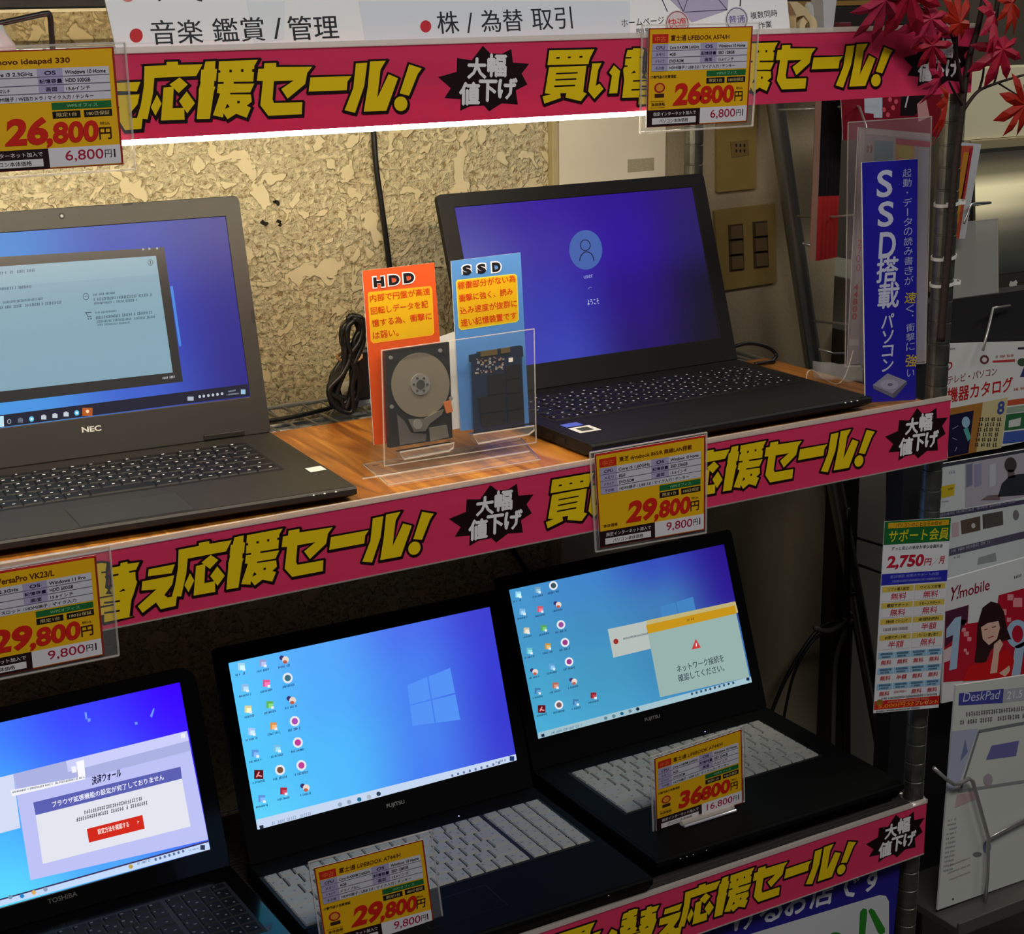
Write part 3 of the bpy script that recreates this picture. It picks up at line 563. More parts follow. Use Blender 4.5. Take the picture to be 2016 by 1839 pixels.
KEY_B = mat('black_key', (14, 14, 14), .55, spec=.3); KEY_W = mat('pale_grey_key', (158, 158, 150), .55, noise=.02, nscale=300); LEG = mat('key_legend', (215, 215, 215), .6); KEY_T = mat('gloss_key', (9, 9, 9), .5, spec=.15); LEG_T = mat('dim_legend', (110, 110, 108), .6); LEG_D = mat('key_legend_dark', (118, 120, 118), .6)
def icon(p, x, y, col, L=3, kind='sq', r=8, lab=True, shade=(40, 70, 120), seed=1):
    if kind == 'rd':
        p.el(x, y, r, r*1.05, (228, 232, 240), L, 14); p.el(x, y, r*.62, r*.65, col, L+1, 12)
    elif kind == 'mx':
        p.el(x-r*.5, y-r*.3, r*.55, r*.55, (60, 50, 110), L, 10); p.el(x+r*.3, y+r*.1, r*.75, r*.75, (232, 216, 206), L+.5, 12); p.el(x+r*.2, y+r*.6, r*.5, r*.4, (190, 96, 80), L+1, 10)
    elif kind == 'pdf':
        p.rc(x-r, y-r, x+r, y+r, (92, 14, 22), L); p.ln((x-r*.5, y+r*.6), (x+r*.1, y-r*.6), r*.3, (240, 150, 150), L+1); p.ln((x-r*.4, y+r*.1), (x+r*.7, y+r*.4), r*.3, (240, 150, 150), L+1)
    else:
        p.rc(x-r*.75, y-r*.85, x+r*.75, y+r*.7, col, L); p.rc(x-r*.3, y-r*.3, x+r*.75, y+r*.7, tuple(min(255, c+40) for c in col), L+.5); p.rc(x+r*.25, y+r*.3, x+r*.85, y+r*.85, (235, 240, 248), L+1)
    if lab: p.fine((x-r*1.3, y+r*2.1), (x+r*1.4, y+r*1.5), r*.5, shade, L, seed)
def logo4(p, q, col, gapcol, L=2):
    """four-pane lit window seen at a slant: q = TL, TR, BR, BL"""
    f = lambda s, t: tuple((q[0][k]*(1-s)+q[1][k]*s)*(1-t)+(q[3][k]*(1-s)+q[2][k]*s)*t for k in (0, 1))
    for s0, s1 in ((0, .46), (.49, 1)):
        for t0, t1 in ((0, .48), (.51, 1)): p.pg([f(s0, t0), f(s1, t0), f(s1, t1), f(s0, t1)], col, L)
def letters(D, root, name, txt, p0, p1, h, col, bold=.02, d=.0016):
    m = MB(); Pr(D, m, None, None, d).tx(txt, p0, p1, h, col, 1, bold); return obj(name, m, root)
def dots(root, B, pts, v, w_, r, c, name='indicator_light'):
    for u in pts:
        m = MB(); m.lathe([(0, r*.8), (r*.7, r*.5), (r, 0)], B(u, v, w_), c, 10); obj(name, m, root)
# --- charcoal laptop, upper left
r_, P, D, scr, p, mg, B, z = laptop('charcoal laptop with a pale blue window open on its screen, upper left', (-.92843, .27338, -3.033, 14.256, .0407, .01523), 1.05, .379, .240, .2555,
    (-.148, .031, .148, .1445), KEY_B, LEG, [[(60, 150, 220), (60, 128, 206), (62, 80, 172), (62, 62, 142)], [(60, 160, 230), (60, 150, 222), (46, 70, 192), (38, 36, 136)], [(70, 160, 230), (70, 146, 222), (58, 96, 202), (38, 34, 130)]], CH_N, DK_N)
PX0 = P.uv; edge = lambda q: Vector((max(-.172, P.uv(q).x), P.uv(q).y)); p.m = edge
p.pg([(-90, 511), (323, 487), (360, 751.5), (-90, 804)], (38, 38, 38), 1)
p.pg([(-90, 531), (306.8, 503.7), (340, 733.4), (-90, 781)], (128, 162, 178), 2)
p.pg([(-90, 531), (306.8, 503.7), (312, 540), (-90, 572)], (136, 168, 182), 2.2)
for q in ((282, 491), (294, 490), (309, 489)): p.rc(q[0]-2, q[1]-2, q[0]+2, q[1]+2, (150, 156, 160), 2)
p.ring(296, 517, 5.5, 6, 1.2, (60, 84, 96), 3); p.rc(295, 514, 297, 520, (60, 84, 96), 3)
for i, (a, b, h) in enumerate((((0, 541), (68, 535), 6), ((0, 572), (64, 567), 6), ((0, 599), (86, 590), 5), ((0, 609), (120, 598), 6), ((183, 583), (226, 579), 5), ((184, 593), (300, 583), 6), ((185, 600), (270, 593), 5), ((188, 618), (230, 614), 4), ((188, 629), (307, 617), 6), ((190, 636), (306, 626), 5), ((192, 642), (256, 637), 4))): p.fine(a, b, h, (62, 92, 108), 3, i)
p.ring(169, 584, 6, 7, 1.2, (60, 84, 100), 3); p.ln((166, 584), (172, 583), 1.2, (60, 84, 100), 3)
p.ln((167, 616), (180, 615), 1.4, (50, 74, 90), 3); p.ln((169, 616), (173, 624), 1.4, (50, 74, 90), 3); p.ln((173, 624), (180, 623), 1.4, (50, 74, 90), 3); p.el(174, 628, 1.5, 1.5, (50, 74, 90), 3, 8); p.el(179, 627.5, 1.5, 1.5, (50, 74, 90), 3, 8)
p.fine((320, 747), (344, 744), 5, (180, 186, 190), 3, 7)
p.pg([(334.5, 564), (340, 563), (357, 681), (352.5, 682)], (62, 132, 216), 1.5)
p.pg([(-90, 829), (487.5, 756), (491, 779), (-90, 853)], (16, 20, 44), 1)
p.pg([(-40, 824), (7, 819), (8, 840), (-40, 846)], (190, 226, 240), 2)
for i, (x, y) in enumerate(((18, 830), (40, 828), (62, 825), (86, 822), (108, 819), (130, 816), (151, 813), (172, 810))):
    if i == 7: p.rc(162, 803, 182, 819, (176, 84, 26), 2); p.el(172, 810, 3.5, 3.5, (250, 214, 170), 3, 8)
    elif i in (2, 6): p.el(x, y, 5, 5.5, (90, 190, 230), 2, 12); p.el(x, y, 2.2, 2.5, (236, 244, 250), 3, 10)
    elif i == 0: p.ring(x, y, 4, 4.5, 1.2, (170, 184, 196), 2)
    else: p.rc(x-5, y-4, x+5, y+4, (196, 204, 212) if i > 2 else (96, 106, 120), 2); p.rc(x-2, y-5.5, x+2, y-4, (196, 204, 212) if i > 2 else (96, 106, 120), 2)
p.rc(369, 781, 381, 789, (170, 182, 196), 2)
for x in (393, 401, 410, 419, 428, 437): p.el(x, 781-(x-393)*.13, 2.6, 3, (190, 198, 206), 2, 8)
p.fine((446, 773), (464, 770), 3, (160, 168, 180), 2, 2); p.fine((446, 779), (470, 776), 3, (150, 158, 170), 2, 5); p.rc(474, 767, 483, 776, (150, 190, 214), 2)
obj('desktop_picture', mg, scr)
letters(P, r_, 'maker_mark', 'NEC', (161, 852), (199, 848), 11, (205, 205, 200), .03)
m = MB(); c = P.pt(0, .247, .0013); m.lathe([(.0032, 0), (.0028, .0004), (.0022, .0004)], (0, 0, 0), M_MATTE, 18); m.v = [tuple(c+P.ex*x_+P.ey*y_+P.n*z_) for x_, y_, z_ in m.v]; m.poly([c+P.ex*.0014*math.cos(.5236*k)+P.ey*.0014*math.sin(.5236*k)+P.n*.0003 for k in range(12)], mat('lens', (120, 120, 128), .1)); obj('webcam', m, r_)
for u in (-.017, .017):
    m = MB(); m.poly([P.pt(u+.0007*math.cos(.785*k), .247+.0007*math.sin(.785*k), .0014) for k in range(8)], M_MATTE); obj('microphone_hole', m, r_)
for q in (((.063, .2545), (.074, .2545), (.073, .2528), (.064, .2528)), ((.1858, .118), (.1888, .118), (.1888, .132), (.1858, .132))):
    m = MB(); m.prism([P.pt(u, v, .0012) for u, v in q], P.n*.0005, M_MATTE); obj('rubber_stop', m, r_)
m = MB(); q = [(-.0735, .1715), (.0325, .1715), (.0325, .2345), (-.0735, .2345)]
m.poly([B(u, v, z+.0004) for u, v in q], M_MATTE); m.poly([B(u+(.0009 if u < 0 else -.0009), v+(.0009 if v < .2 else -.0009), z+.0006) for u, v in q], mat('touch_surface', (38, 35, 30), .5)); obj('touchpad', m, r_)
m = MB(); m.poly([B(u, v, z+.0006) for u, v in ((.169, .1562), (.186, .1545), (.1862, .1708), (.169, .1722))], M_WHITE); obj('sticker', m, r_)
dots(r_, B, (.1455, .1565, .168), .2395, z-.0022, .0013, mat('led_off', (215, 215, 205), .3))
m = MB(); m.box(B(.1375, -.002, z+.004), (.045, .008, .006), CH_N, FR[r_].to_3x3()); obj('hinge_cover', m, r_, .001)
# --- black laptop with the purple login screen
r_, P, D, scr, p, mg, B, z = laptop('black laptop with a purple login screen on the wooden shelf', (-.29137, .27024, .305, 18.912, .0303, .01644), 1.05, .386, .2465, .2405,
    (-.171, .037, .1695, .142), KEY_B, LEG, [[(62, 52, 150), (52, 26, 150), (42, 10, 140), (38, 22, 100)], [(80, 82, 162), (58, 44, 155), (44, 16, 150), (36, 26, 92)], [(68, 70, 165), (52, 56, 168), (40, 16, 122), (20, 18, 40)], [(60, 56, 168), (56, 66, 175), (34, 18, 100), (20, 18, 30)]], CH_B, DK_B, tenkey=.07)
p.el(1153, 492, 32.5, 39, (66, 96, 166), 1, 36); p.ring(1152, 483, 10.5, 11.5, 1.8, (22, 24, 60), 2, 24)
p.ring(1155, 514, 15, 19, 2, (22, 24, 60), 2, 20, 3.14159, 6.2832)
p.tx('user', (1150, 549), (1168, 546), 6, (150, 158, 214), 2); p.ring(1162, 571, 5, 6, 1.1, (120, 120, 190), 2, 10, 3.4, 5.4)
p.tx('ようこそ', (1157, 601), (1180, 598), 11, (190, 196, 236), 2, .01)
obj('desktop_picture', mg, scr)
m = MB(); c = P.pt(.0005, .2315, .0013); m.lathe([(.0028, 0), (.0022, .0004), (.0016, .0002)], (0, 0, 0), M_MATTE, 18); m.v = [tuple(c+P.ex*x_+P.ey*y_+P.n*z_) for x_, y_, z_ in m.v]; obj('webcam', m, r_)
m = MB(); m.poly([P.pt(u, v, .0014) for u, v in ((-.105, .2398), (-.095, .2398), (-.096, .2384), (-.104, .2384))], M_MATTE); obj('rubber_stop', m, r_)
m = MB(); m.poly([B(u, v, z+.0005) for u, v in ((-.176, .1575), (-.154, .1575), (-.154, .172), (-.176, .172))], mat('blue_label', (86, 108, 214), .4)); obj('sticker', m, r_)
m = MB(); m.poly([B(u, v, z+.0005) for u, v in ((-.177, .176), (-.150, .176), (-.150, .2), (-.177, .2))], M_WHITE); m.poly([B(u, v, z+.0007) for u, v in ((-.171, .181), (-.156, .181), (-.156, .195), (-.171, .195))], mat('label_dark', (60, 66, 44), .5)); obj('sticker', m, r_)
dots(r_, B, (.153, .162, .171), .2462, z-.0022, .0013, mat('led_off', (215, 215, 205), .3))
m = MB()
for v, l in ((.14, .014), (.165, .014), (.19, .012)): m.box(B(-.1932, v, z*.55), (.0012, l, .006), M_MATTE, FR[r_].to_3x3())
obj('side_port', m, r_)
# --- lower middle laptop
GR1 = [[(92, 195, 255), (86, 168, 252), (76, 112, 238), (62, 62, 206)], [(88, 200, 255), (82, 172, 252), (72, 128, 240), (58, 62, 212)], [(84, 200, 250), (80, 184, 252), (72, 130, 240), (56, 58, 208)], [(94, 212, 250), (82, 186, 252), (70, 124, 242), (58, 60, 206)]]
r_, P, D, scr, p, mg, B, z = laptop('black laptop with pale keys and a bright blue desktop, lower middle', (-.60697, .25566, -.651, 18.724, .0376, .02759), .536, .376, .262, .2507,
    (-.1865, .034, .1745, .1555), KEY_W, LEG_D, GR1, CH_F, CH_F, tenkey=.078, gap=.0021, kh=.0026)
logo4(p, [(802, 1349), (886, 1315), (906, 1417), (812, 1429)], (84, 146, 246), None)
for k, (x, y, c, kd) in enumerate(((475, 1313, (170, 214, 240), 'sq'), (482, 1355, (150, 190, 236), 'sq'), (488, 1397, (220, 214, 160), 'sq'), (495, 1441, (170, 200, 250), 'sq'), (502, 1484, (90, 150, 220), 'sq'), (509, 1525, 0, 'pdf'), (515, 1573, (90, 150, 220), 'sq'),
    (517, 1306, (150, 160, 210), 'sq'), (524, 1346, (226, 90, 150), 'sq'), (531, 1388, (96, 180, 90), 'sq'), (538, 1430, (214, 150, 90), 'sq'), (545, 1474, (120, 190, 230), 'sq'), (551, 1516, (120, 80, 60), 'rd'), (558, 1558, (170, 40, 60), 'sq'),
    (559, 1298, 0, 'mx'), (566, 1335, (60, 110, 130), 'rd'), (573, 1378, 0, 'mx'), (580, 1420, (170, 80, 180), 'rd'), (586, 1462, (190, 60, 150), 'rd'), (593, 1507, (190, 60, 150), 'rd'), (600, 1550, 0, 'mx'))): icon(p, x, y, c, 3, kd, 9 if kd != 'rd' else 10, seed=k)
def bar(p, bl, br, h0, h1, col, L=2): p.pg([(bl[0], bl[1]-h0), (br[0], br[1]-h1), br, bl], col, L)
bar(p, (504.5, 1635), (1018.5, 1499), 21, 15, (196, 214, 240)); p.pg([(510, 1626), (518, 1624), (519, 1632), (512, 1634)], (30, 40, 60), 3); p.fine((535, 1625), (612, 1605), 7, (150, 170, 200), 3, 3)
for x, y, c in ((669, 1584, (150, 170, 190)), (687, 1579, (150, 170, 190)), (707, 1574, (30, 110, 150)), (726, 1569, (170, 180, 190)), (745, 1563, (40, 60, 80))): p.el(x, y, 4.5, 4.5, c, 3, 10)
for k in range(9): p.el(890+k*11.5, 1527-k*3.1, 2.4, 2.8, (96, 116, 160), 3, 8)
p.fine((975, 1503), (996, 1498), 4, (90, 110, 150), 3, 3); p.rc(1003, 1489, 1012, 1498, (30, 50, 110), 3)
obj('desktop_picture', mg, scr)
letters(P, r_, 'maker_mark', 'FUJITSU', (761, 1593), (796, 1583.5), 10, (150, 150, 148), .02)
dots(r_, B, (.072,), .02, z+.0003, .0011, mat('led_blue', (200, 200, 255), emit=1.2)); dots(r_, B, (.128,), .2625, z-.004, .0009, mat('led_off', (215, 215, 205), .3))
m = MB(); q = [(-.075, .178), (.02, .178), (.02, .228), (-.075, .228)]; m.poly([B(u, v, z+.0004) for u, v in q], M_MATTE); m.poly([B(u+(.0009 if u < 0 else -.0009), v+(.0009 if v < .2 else -.0009), z+.0006) for u, v in q], CH_F); obj('touchpad', m, r_)
# --- lower right laptop
GR2 = [[(70, 150, 206), (66, 132, 202), (52, 78, 186), (40, 18, 134)], [(70, 152, 202), (66, 140, 192), (64, 122, 182), (42, 24, 142)], [(72, 165, 206), (68, 150, 192), (62, 132, 182), (58, 110, 178)], [(74, 172, 214), (70, 160, 202), (64, 140, 190), (60, 120, 180)]]
r_, P, D, scr, p, mg, B, z = laptop('black laptop with pale keys and a warning window on its screen, lower right', (-.20858, .28787, -.466, 20.95, .0384, .02802), .536, .376, .272, .2507,
    (-.1515, .031, .1495, .157), KEY_W, LEG_D, GR2, CH_F, CH_F, gap=.0021, kh=.0026)
for k, (x, y, c, kd) in enumerate(((1020, 1171, (150, 210, 240), 'sq'), (1028, 1205, (130, 180, 226), 'sq'), (1036, 1242, (200, 196, 170), 'sq'), (1042, 1282, (110, 190, 200), 'sq'), (1051, 1322, 0, 'mx'), (1058, 1361, (60, 120, 170), 'sq'), (1066, 1396, 0, 'pdf'),
    (1058, 1162, (110, 160, 190), 'sq'), (1063, 1200, (206, 90, 110), 'sq'), (1070, 1237, (84, 164, 90), 'sq'), (1078, 1273, (190, 150, 80), 'sq'), (1086, 1313, (100, 160, 210), 'sq'), (1093, 1350, (180, 110, 90), 'sq'), (1100, 1388, (120, 90, 90), 'rd'),
    (1089, 1153, (60, 80, 90), 'rd'), (1097, 1190, 0, 'mx'), (1104, 1230, (150, 80, 150), 'rd'), (1112, 1265, (150, 60, 130), 'rd'), (1120, 1303, (150, 60, 130), 'rd'), (1128, 1341, 0, 'mx'), (1133, 1383, (60, 120, 170), 'sq'), (1168, 1370, (140, 30, 40), 'sq'))): icon(p, x, y, c, 3, kd, 7.5 if kd != 'rd' else 8.5, shade=(30, 60, 100), seed=k)
logo4(p, [(1300, 1195), (1364, 1175), (1378, 1240), (1310, 1260)], (66, 130, 192), None, 1)
p.pg([(1196, 1239), (1280, 1221), (1290, 1275), (1207, 1295)], (182, 190, 186), 3); p.el(1212, 1263, 5, 5.5, (150, 44, 40), 4, 12); p.fine((1222, 1261), (1275, 1249), 4, (70, 90, 100), 4, 2)
p.pg([(1271, 1222), (1447, 1184), (1453, 1206), (1277, 1244)], (190, 176, 120), 4); p.pg([(1271, 1231), (1446, 1192), (1449, 1208), (1275, 1248)], (196, 146, 24), 5); p.fine((1352, 1224), (1366, 1220), 5, (110, 80, 20), 6, 3)
p.pg([(1275, 1248), (1449, 1208), (1475, 1333), (1299, 1373)], (150, 176, 172), 4)
p.pg([(1369, 1258), (1379, 1275), (1361, 1279)], (196, 60, 60), 5); p.rc(1369, 1266, 1371, 1273, (236, 220, 220), 6)
p.tx('ネットワーク接続を', (1333, 1325), (1425, 1302), 15, (26, 44, 60), 5, .012); p.tx('確認してください。', (1336, 1343), (1426, 1321), 15, (26, 44, 60), 5, .012)
bar(p, (1059, 1456.7), (1480.5, 1343.5), 14, 12, (160, 192, 204)); p.pg([(1065, 1446), (1071, 1444.5), (1072, 1450), (1066, 1451.5)], (20, 40, 70), 3); p.fine((1085, 1446), (1145, 1430), 5, (110, 140, 160), 3, 4)
for x, y, c in ((1192, 1414, (90, 130, 150)), (1208, 1410, (90, 130, 150)), (1224, 1405, (20, 90, 130)), (1240, 1400, (110, 130, 140)), (1255, 1396, (20, 40, 60))): p.el(x, y, 3.5, 3.5, c, 3, 10)
for k in range(10): p.el(1362+k*9, 1366-k*2.4, 2.4, 2.8, (50, 80, 110), 3, 8)
p.rc(1469, 1334, 1475, 1340, (20, 40, 90), 3)
obj('desktop_picture', mg, scr)
letters(P, r_, 'maker_mark', 'FUJITSU', (1269, 1422.5), (1299, 1414.5), 9, (140, 140, 138), .02)
dots(r_, B, (.068,), .02, z+.0003, .0011, mat('led_blue', (200, 200, 255), emit=1.2)); dots(r_, B, (-.155, -.146, -.137, -.118), .2725, z-.005, .0008, mat('led_off', (215, 215, 205), .3))
# --- glossy laptop, lower left
r_, P, D, scr, p, mg, B, z = laptop('glossy black laptop with a lavender window and red button, lower left', (-1.00201, .2799, .229, 19.416, .0245, .02142), .536, .384, .255, .2345,
    (-.170, .034, .170, .150), KEY_T, LEG_T, [[(80, 200, 255), (66, 130, 255), (60, 66, 255), (58, 6, 255)], [(84, 215, 255), (74, 180, 255), (66, 110, 255), (60, 40, 255)], [(92, 222, 255), (92, 218, 255), (80, 170, 255), (66, 110, 255)]], CH_T, CH_T, rc=.02, tenkey=.07)
p.m = lambda q: Vector((min(.1721, max(-.172, P.uv(q).x)), P.uv(q).y))
p.pg([(26, 1524), (368, 1439), (410, 1653), (60, 1733)], (190, 194, 246), 1)
p.pg([(26, 1524), (368, 1439), (376, 1478), (36, 1566)], (172, 178, 226), 1.3); p.pg([(130, 1498), (368, 1439), (372, 1458), (134, 1520)], (204, 208, 250), 1.6)
p.pg([(-90, 1554), (26, 1524), (40, 1630), (-90, 1665)], (214, 222, 246), 1)
p.pg([(65, 1580), (355, 1509.5), (358, 1533), (70, 1605)], (92, 96, 178), 3); p.pg([(70, 1605), (358, 1533), (375, 1627), (84, 1701)], (228, 230, 240), 3)
p.tx('ブラウザ拡張機能の設定が完了しておりません', (103, 1590), (323, 1535), 12, (236, 238, 250), 4, .02)
p.fine((157, 1606), (279, 1576), 8, (110, 110, 120), 4, 2); p.fine((150, 1618), (290, 1584), 8, (100, 100, 112), 4, 8)
p.pg([(170.5, 1632), (280, 1604.5), (284.5, 1631.5), (175, 1659)], (210, 40, 26), 4); p.tx('設定方法を確認する', (193, 1643), (254, 1627.5), 11, (246, 226, 220), 5, .02); p.tx('>', (270, 1621), (274, 1620), 5, (246, 226, 220), 5)
p.tx('決済ウォール', (181, 1546), (238, 1529), 17, (20, 20, 60), 4, .03, .2); p.pg([(150, 1500), (165, 1496), (168, 1530), (154, 1533)], (250, 250, 255), 3); p.pg([(140, 1510), (149, 1508), (151, 1520), (142, 1522)], (246, 246, 255), 3)
p.pg([(20, 1556), (166, 1528), (168, 1534), (24, 1568)], (244, 244, 252), 3); p.fine((24, 1562), (166, 1532), 4, (70, 90, 90), 4, 6)
p.rc(356, 1444, 364, 1453, (236, 238, 246), 4)
for q in (((166, 1403), (168, 1416), (172, 1416), (170, 1402)), ((172, 1415), (178, 1414), (178, 1420), (173, 1422)), ((295, 1410), (302, 1394), (304, 1396), (299, 1413)), ((265, 1422), (270, 1421), (271, 1426), (266, 1427))): p.pg(list(q), (110, 150, 255), 2)
p.pg([(-90, 1795), (409, 1655), (410, 1658), (-90, 1798)], (60, 50, 90), 4); p.pg([(-90, 1798), (410, 1657), (414, 1672), (-90, 1808)], (196, 218, 252), 3)
for x, y, c in ((20, 1766, (110, 150, 180)), (43, 1764, (30, 130, 200)), (66, 1757, (220, 170, 90)), (89, 1751, (150, 160, 190)), (257, 1706, (190, 160, 80))): p.el(x, y, 4.5, 4.5, c, 5, 10)
p.fine((270, 1703), (296, 1696), 5, (110, 130, 170), 5, 3)
for k in range(7): p.el(306+k*9, 1692-k*2.7, 2.6, 3, (90, 110, 150), 5, 8)
p.rc(394, 1664, 403, 1673, (40, 50, 80), 5); p.fine((372, 1676), (392, 1671), 3, (110, 130, 160), 5, 4)
obj('desktop_picture', mg, scr)
letters(P, r_, 'maker_mark', 'TOSHIBA', (94, 1780), (152, 1763.5), 10, (112, 110, 104), .02)
# ------------------------------------------------------------------ signs
def sheet(name, label, cat, quad, P, paint, thick=.0008, base=(236, 236, 234), group=None, d=0, glossm=None):
    """a printed sheet: quad given in photograph pixels on panel P; paint(pr, M) adds the print"""
    c = [P.uv(q) for q in quad]
    def M(q):
        s, t = q; a = c[0].lerp(c[1], s); b = c[3].lerp(c[2], s); return a.lerp(b, t)
    m = MB(); m.prism([P.pt(*u, d-.0001) for u in c], P.n*-thick, M_CARD, ink(base) if base else M_CARD)
    paint(Pr(P, m, None, None, d), Pr(P, m, M, None, d))
    return tag(obj(name, m), label, cat, group)
def lean(y, z, deg): return Panel((0, y, z), (1, 0, 0), (0, math.sin(R(deg)), math.cos(R(deg))))
def top_sign(p, q):
    K = (40, 42, 46)
    for x0, x1, c in ((207, 480, (250, 252, 252)), (480, 560, (240, 246, 248)), (700, 1240, (234, 240, 246))): p.pg([(x0+6, 2), (x1, 2), (x1, 76), (x0+20, 88)], c, .3)
    p.el(268, 70, 13, 14, (206, 44, 48), 1); p.el(838, 52, 11, 12, (206, 44, 60), 1)
    p.tx('音楽', (300, 88), (401, 85), 48, K, 1, .008); p.tx('鑑賞', (422, 84), (523, 80), 48, K, 1, .008); p.tx('/', (540, 77), (556, 77), 42, K, 1, .01); p.tx('管理', (570, 80), (668, 76), 48, K, 1, .008)
    p.tx('株', (863, 67), (905, 65), 44, K, 1, .008); p.tx('/', (920, 65), (932, 65), 40, K, 1, .008); p.tx('為替', (949, 64), (1031, 61), 44, K, 1, .008); p.tx('取引', (1049, 60), (1128, 56), 44, K, 1, .004)
    p.el(252, -7, 12, 11, (226, 130, 130), 1); p.ln((312, 1), (320, -6), 5, K, 1); p.ln((388, -2), (398, 1), 5, K, 1)
    p.tx('ホームページ', (1224, 53), (1308, 47), 15, (70, 66, 66), 1); p.tx('閲覧', (1254, 71), (1286, 69), 15, (70, 66, 66), 1)
    p.pg([(1314, -6), (1434, -6), (1432, 19), (1345, 24)], (190, 180, 210), 1); p.pg([(1345, 25), (1432, 20), (1362, 44)], (190, 180, 210), 1)
    for a, b in (((1346, 24), (1432, 19)), ((1332, -4), (1345, 23)), ((1354, -4), (1345, 23)), ((1412, -4), (1431, 19)), ((1302, -4), (1314, 23))): p.ln(a, b, 1.6, (90, 80, 112), 1.5)
    p.ln((1458, -4), (1457, 12), 2.4, (60, 60, 62), 1.5)
    p.el(1333, 47, 24, 27, (228, 210, 210), 2); p.ring(1333, 47, 22, 25, 1.6, (150, 80, 90), 3); p.tx('快適', (1316, 55), (1351, 52), 18, (214, 60, 60), 3, .012)
    p.el(1450, 38, 23, 25, (226, 224, 230), 2); p.ring(1450, 38, 21, 23, 1.6, (96, 90, 120), 3); p.tx('普通', (1435, 47), (1467, 45), 16, (110, 96, 170), 3, .012)
    p.tx('複数同時', (1478, 38), (1531, 32), 14, (66, 60, 70), 1); p.tx('作業', (1494, 57), (1520, 54), 14, (66, 60, 70), 1)
sheet('hanging_sign', 'wide white sign with red dots and black lettering leaning above the topmost banner', 'sign', [(185, -98), (1540, -98), (1557, 70), (231, 110)], lean(.012, 1.472, 9), top_sign, .002, (252, 253, 252))
def ssd_sign(p, q):
    W_ = (206, 208, 232)
    for ch, x0, x1, y0, h in (('S', 1725, 1756, 390, 54), ('S', 1727, 1758, 448, 50), ('D', 1729, 1762, 510, 52), ('搭', 1725, 1766, 557, 48), ('載', 1727, 1768, 608, 50), ('パ', 1735, 1758, 647, 28), ('ソ', 1736, 1757, 677, 25), ('コ', 1736, 1757, 703, 22), ('ン', 1736, 1757, 732, 24)):
        p.tx(ch, (x0, y0), (x1, y0-.1*(x1-x0)), h, W_, 1, .02 if ch in 'SD' else .028)
    p.vtx('起動・データの読み書きが', 1785, 331, 562, 17, (178, 182, 222), 1, .0, 4); p.tx('速', (1780, 597), (1802, 597), 22, (206, 180, 60), 1, .015)
    p.vtx('く、衝撃に', 1791, 599, 692, 17, (178, 182, 222), 1, 0, 1); p.tx('強', (1781, 722), (1803, 722), 24, (206, 180, 60), 1, .015); p.tx('い', (1784, 742), (1799, 742), 15, (178, 182, 222), 1)
    p.pg([(1718, 758), (1747, 735), (1785, 750), (1763, 776), (1757, 781)], (150, 150, 170), 1); p.pg([(1718, 758), (1757, 775), (1757, 783), (1719, 765)], (110, 110, 130), 1.5); p.pg([(1757, 775), (1785, 750), (1785, 756), (1761, 783), (1757, 783)], (92, 92, 112), 1.6)
    p.el(1750, 757, 18, 10, (170, 170, 188), 2); p.el(1752, 757, 5, 3, (110, 110, 130), 3)
sheet('upright_sign', 'tall blue sign with white lettering standing beside the chrome post', 'sign', [(1697, 320), (1807, 313), (1803, 787), (1704, 793)], front(.03), ssd_sign, .0015, (36, 32, 168))
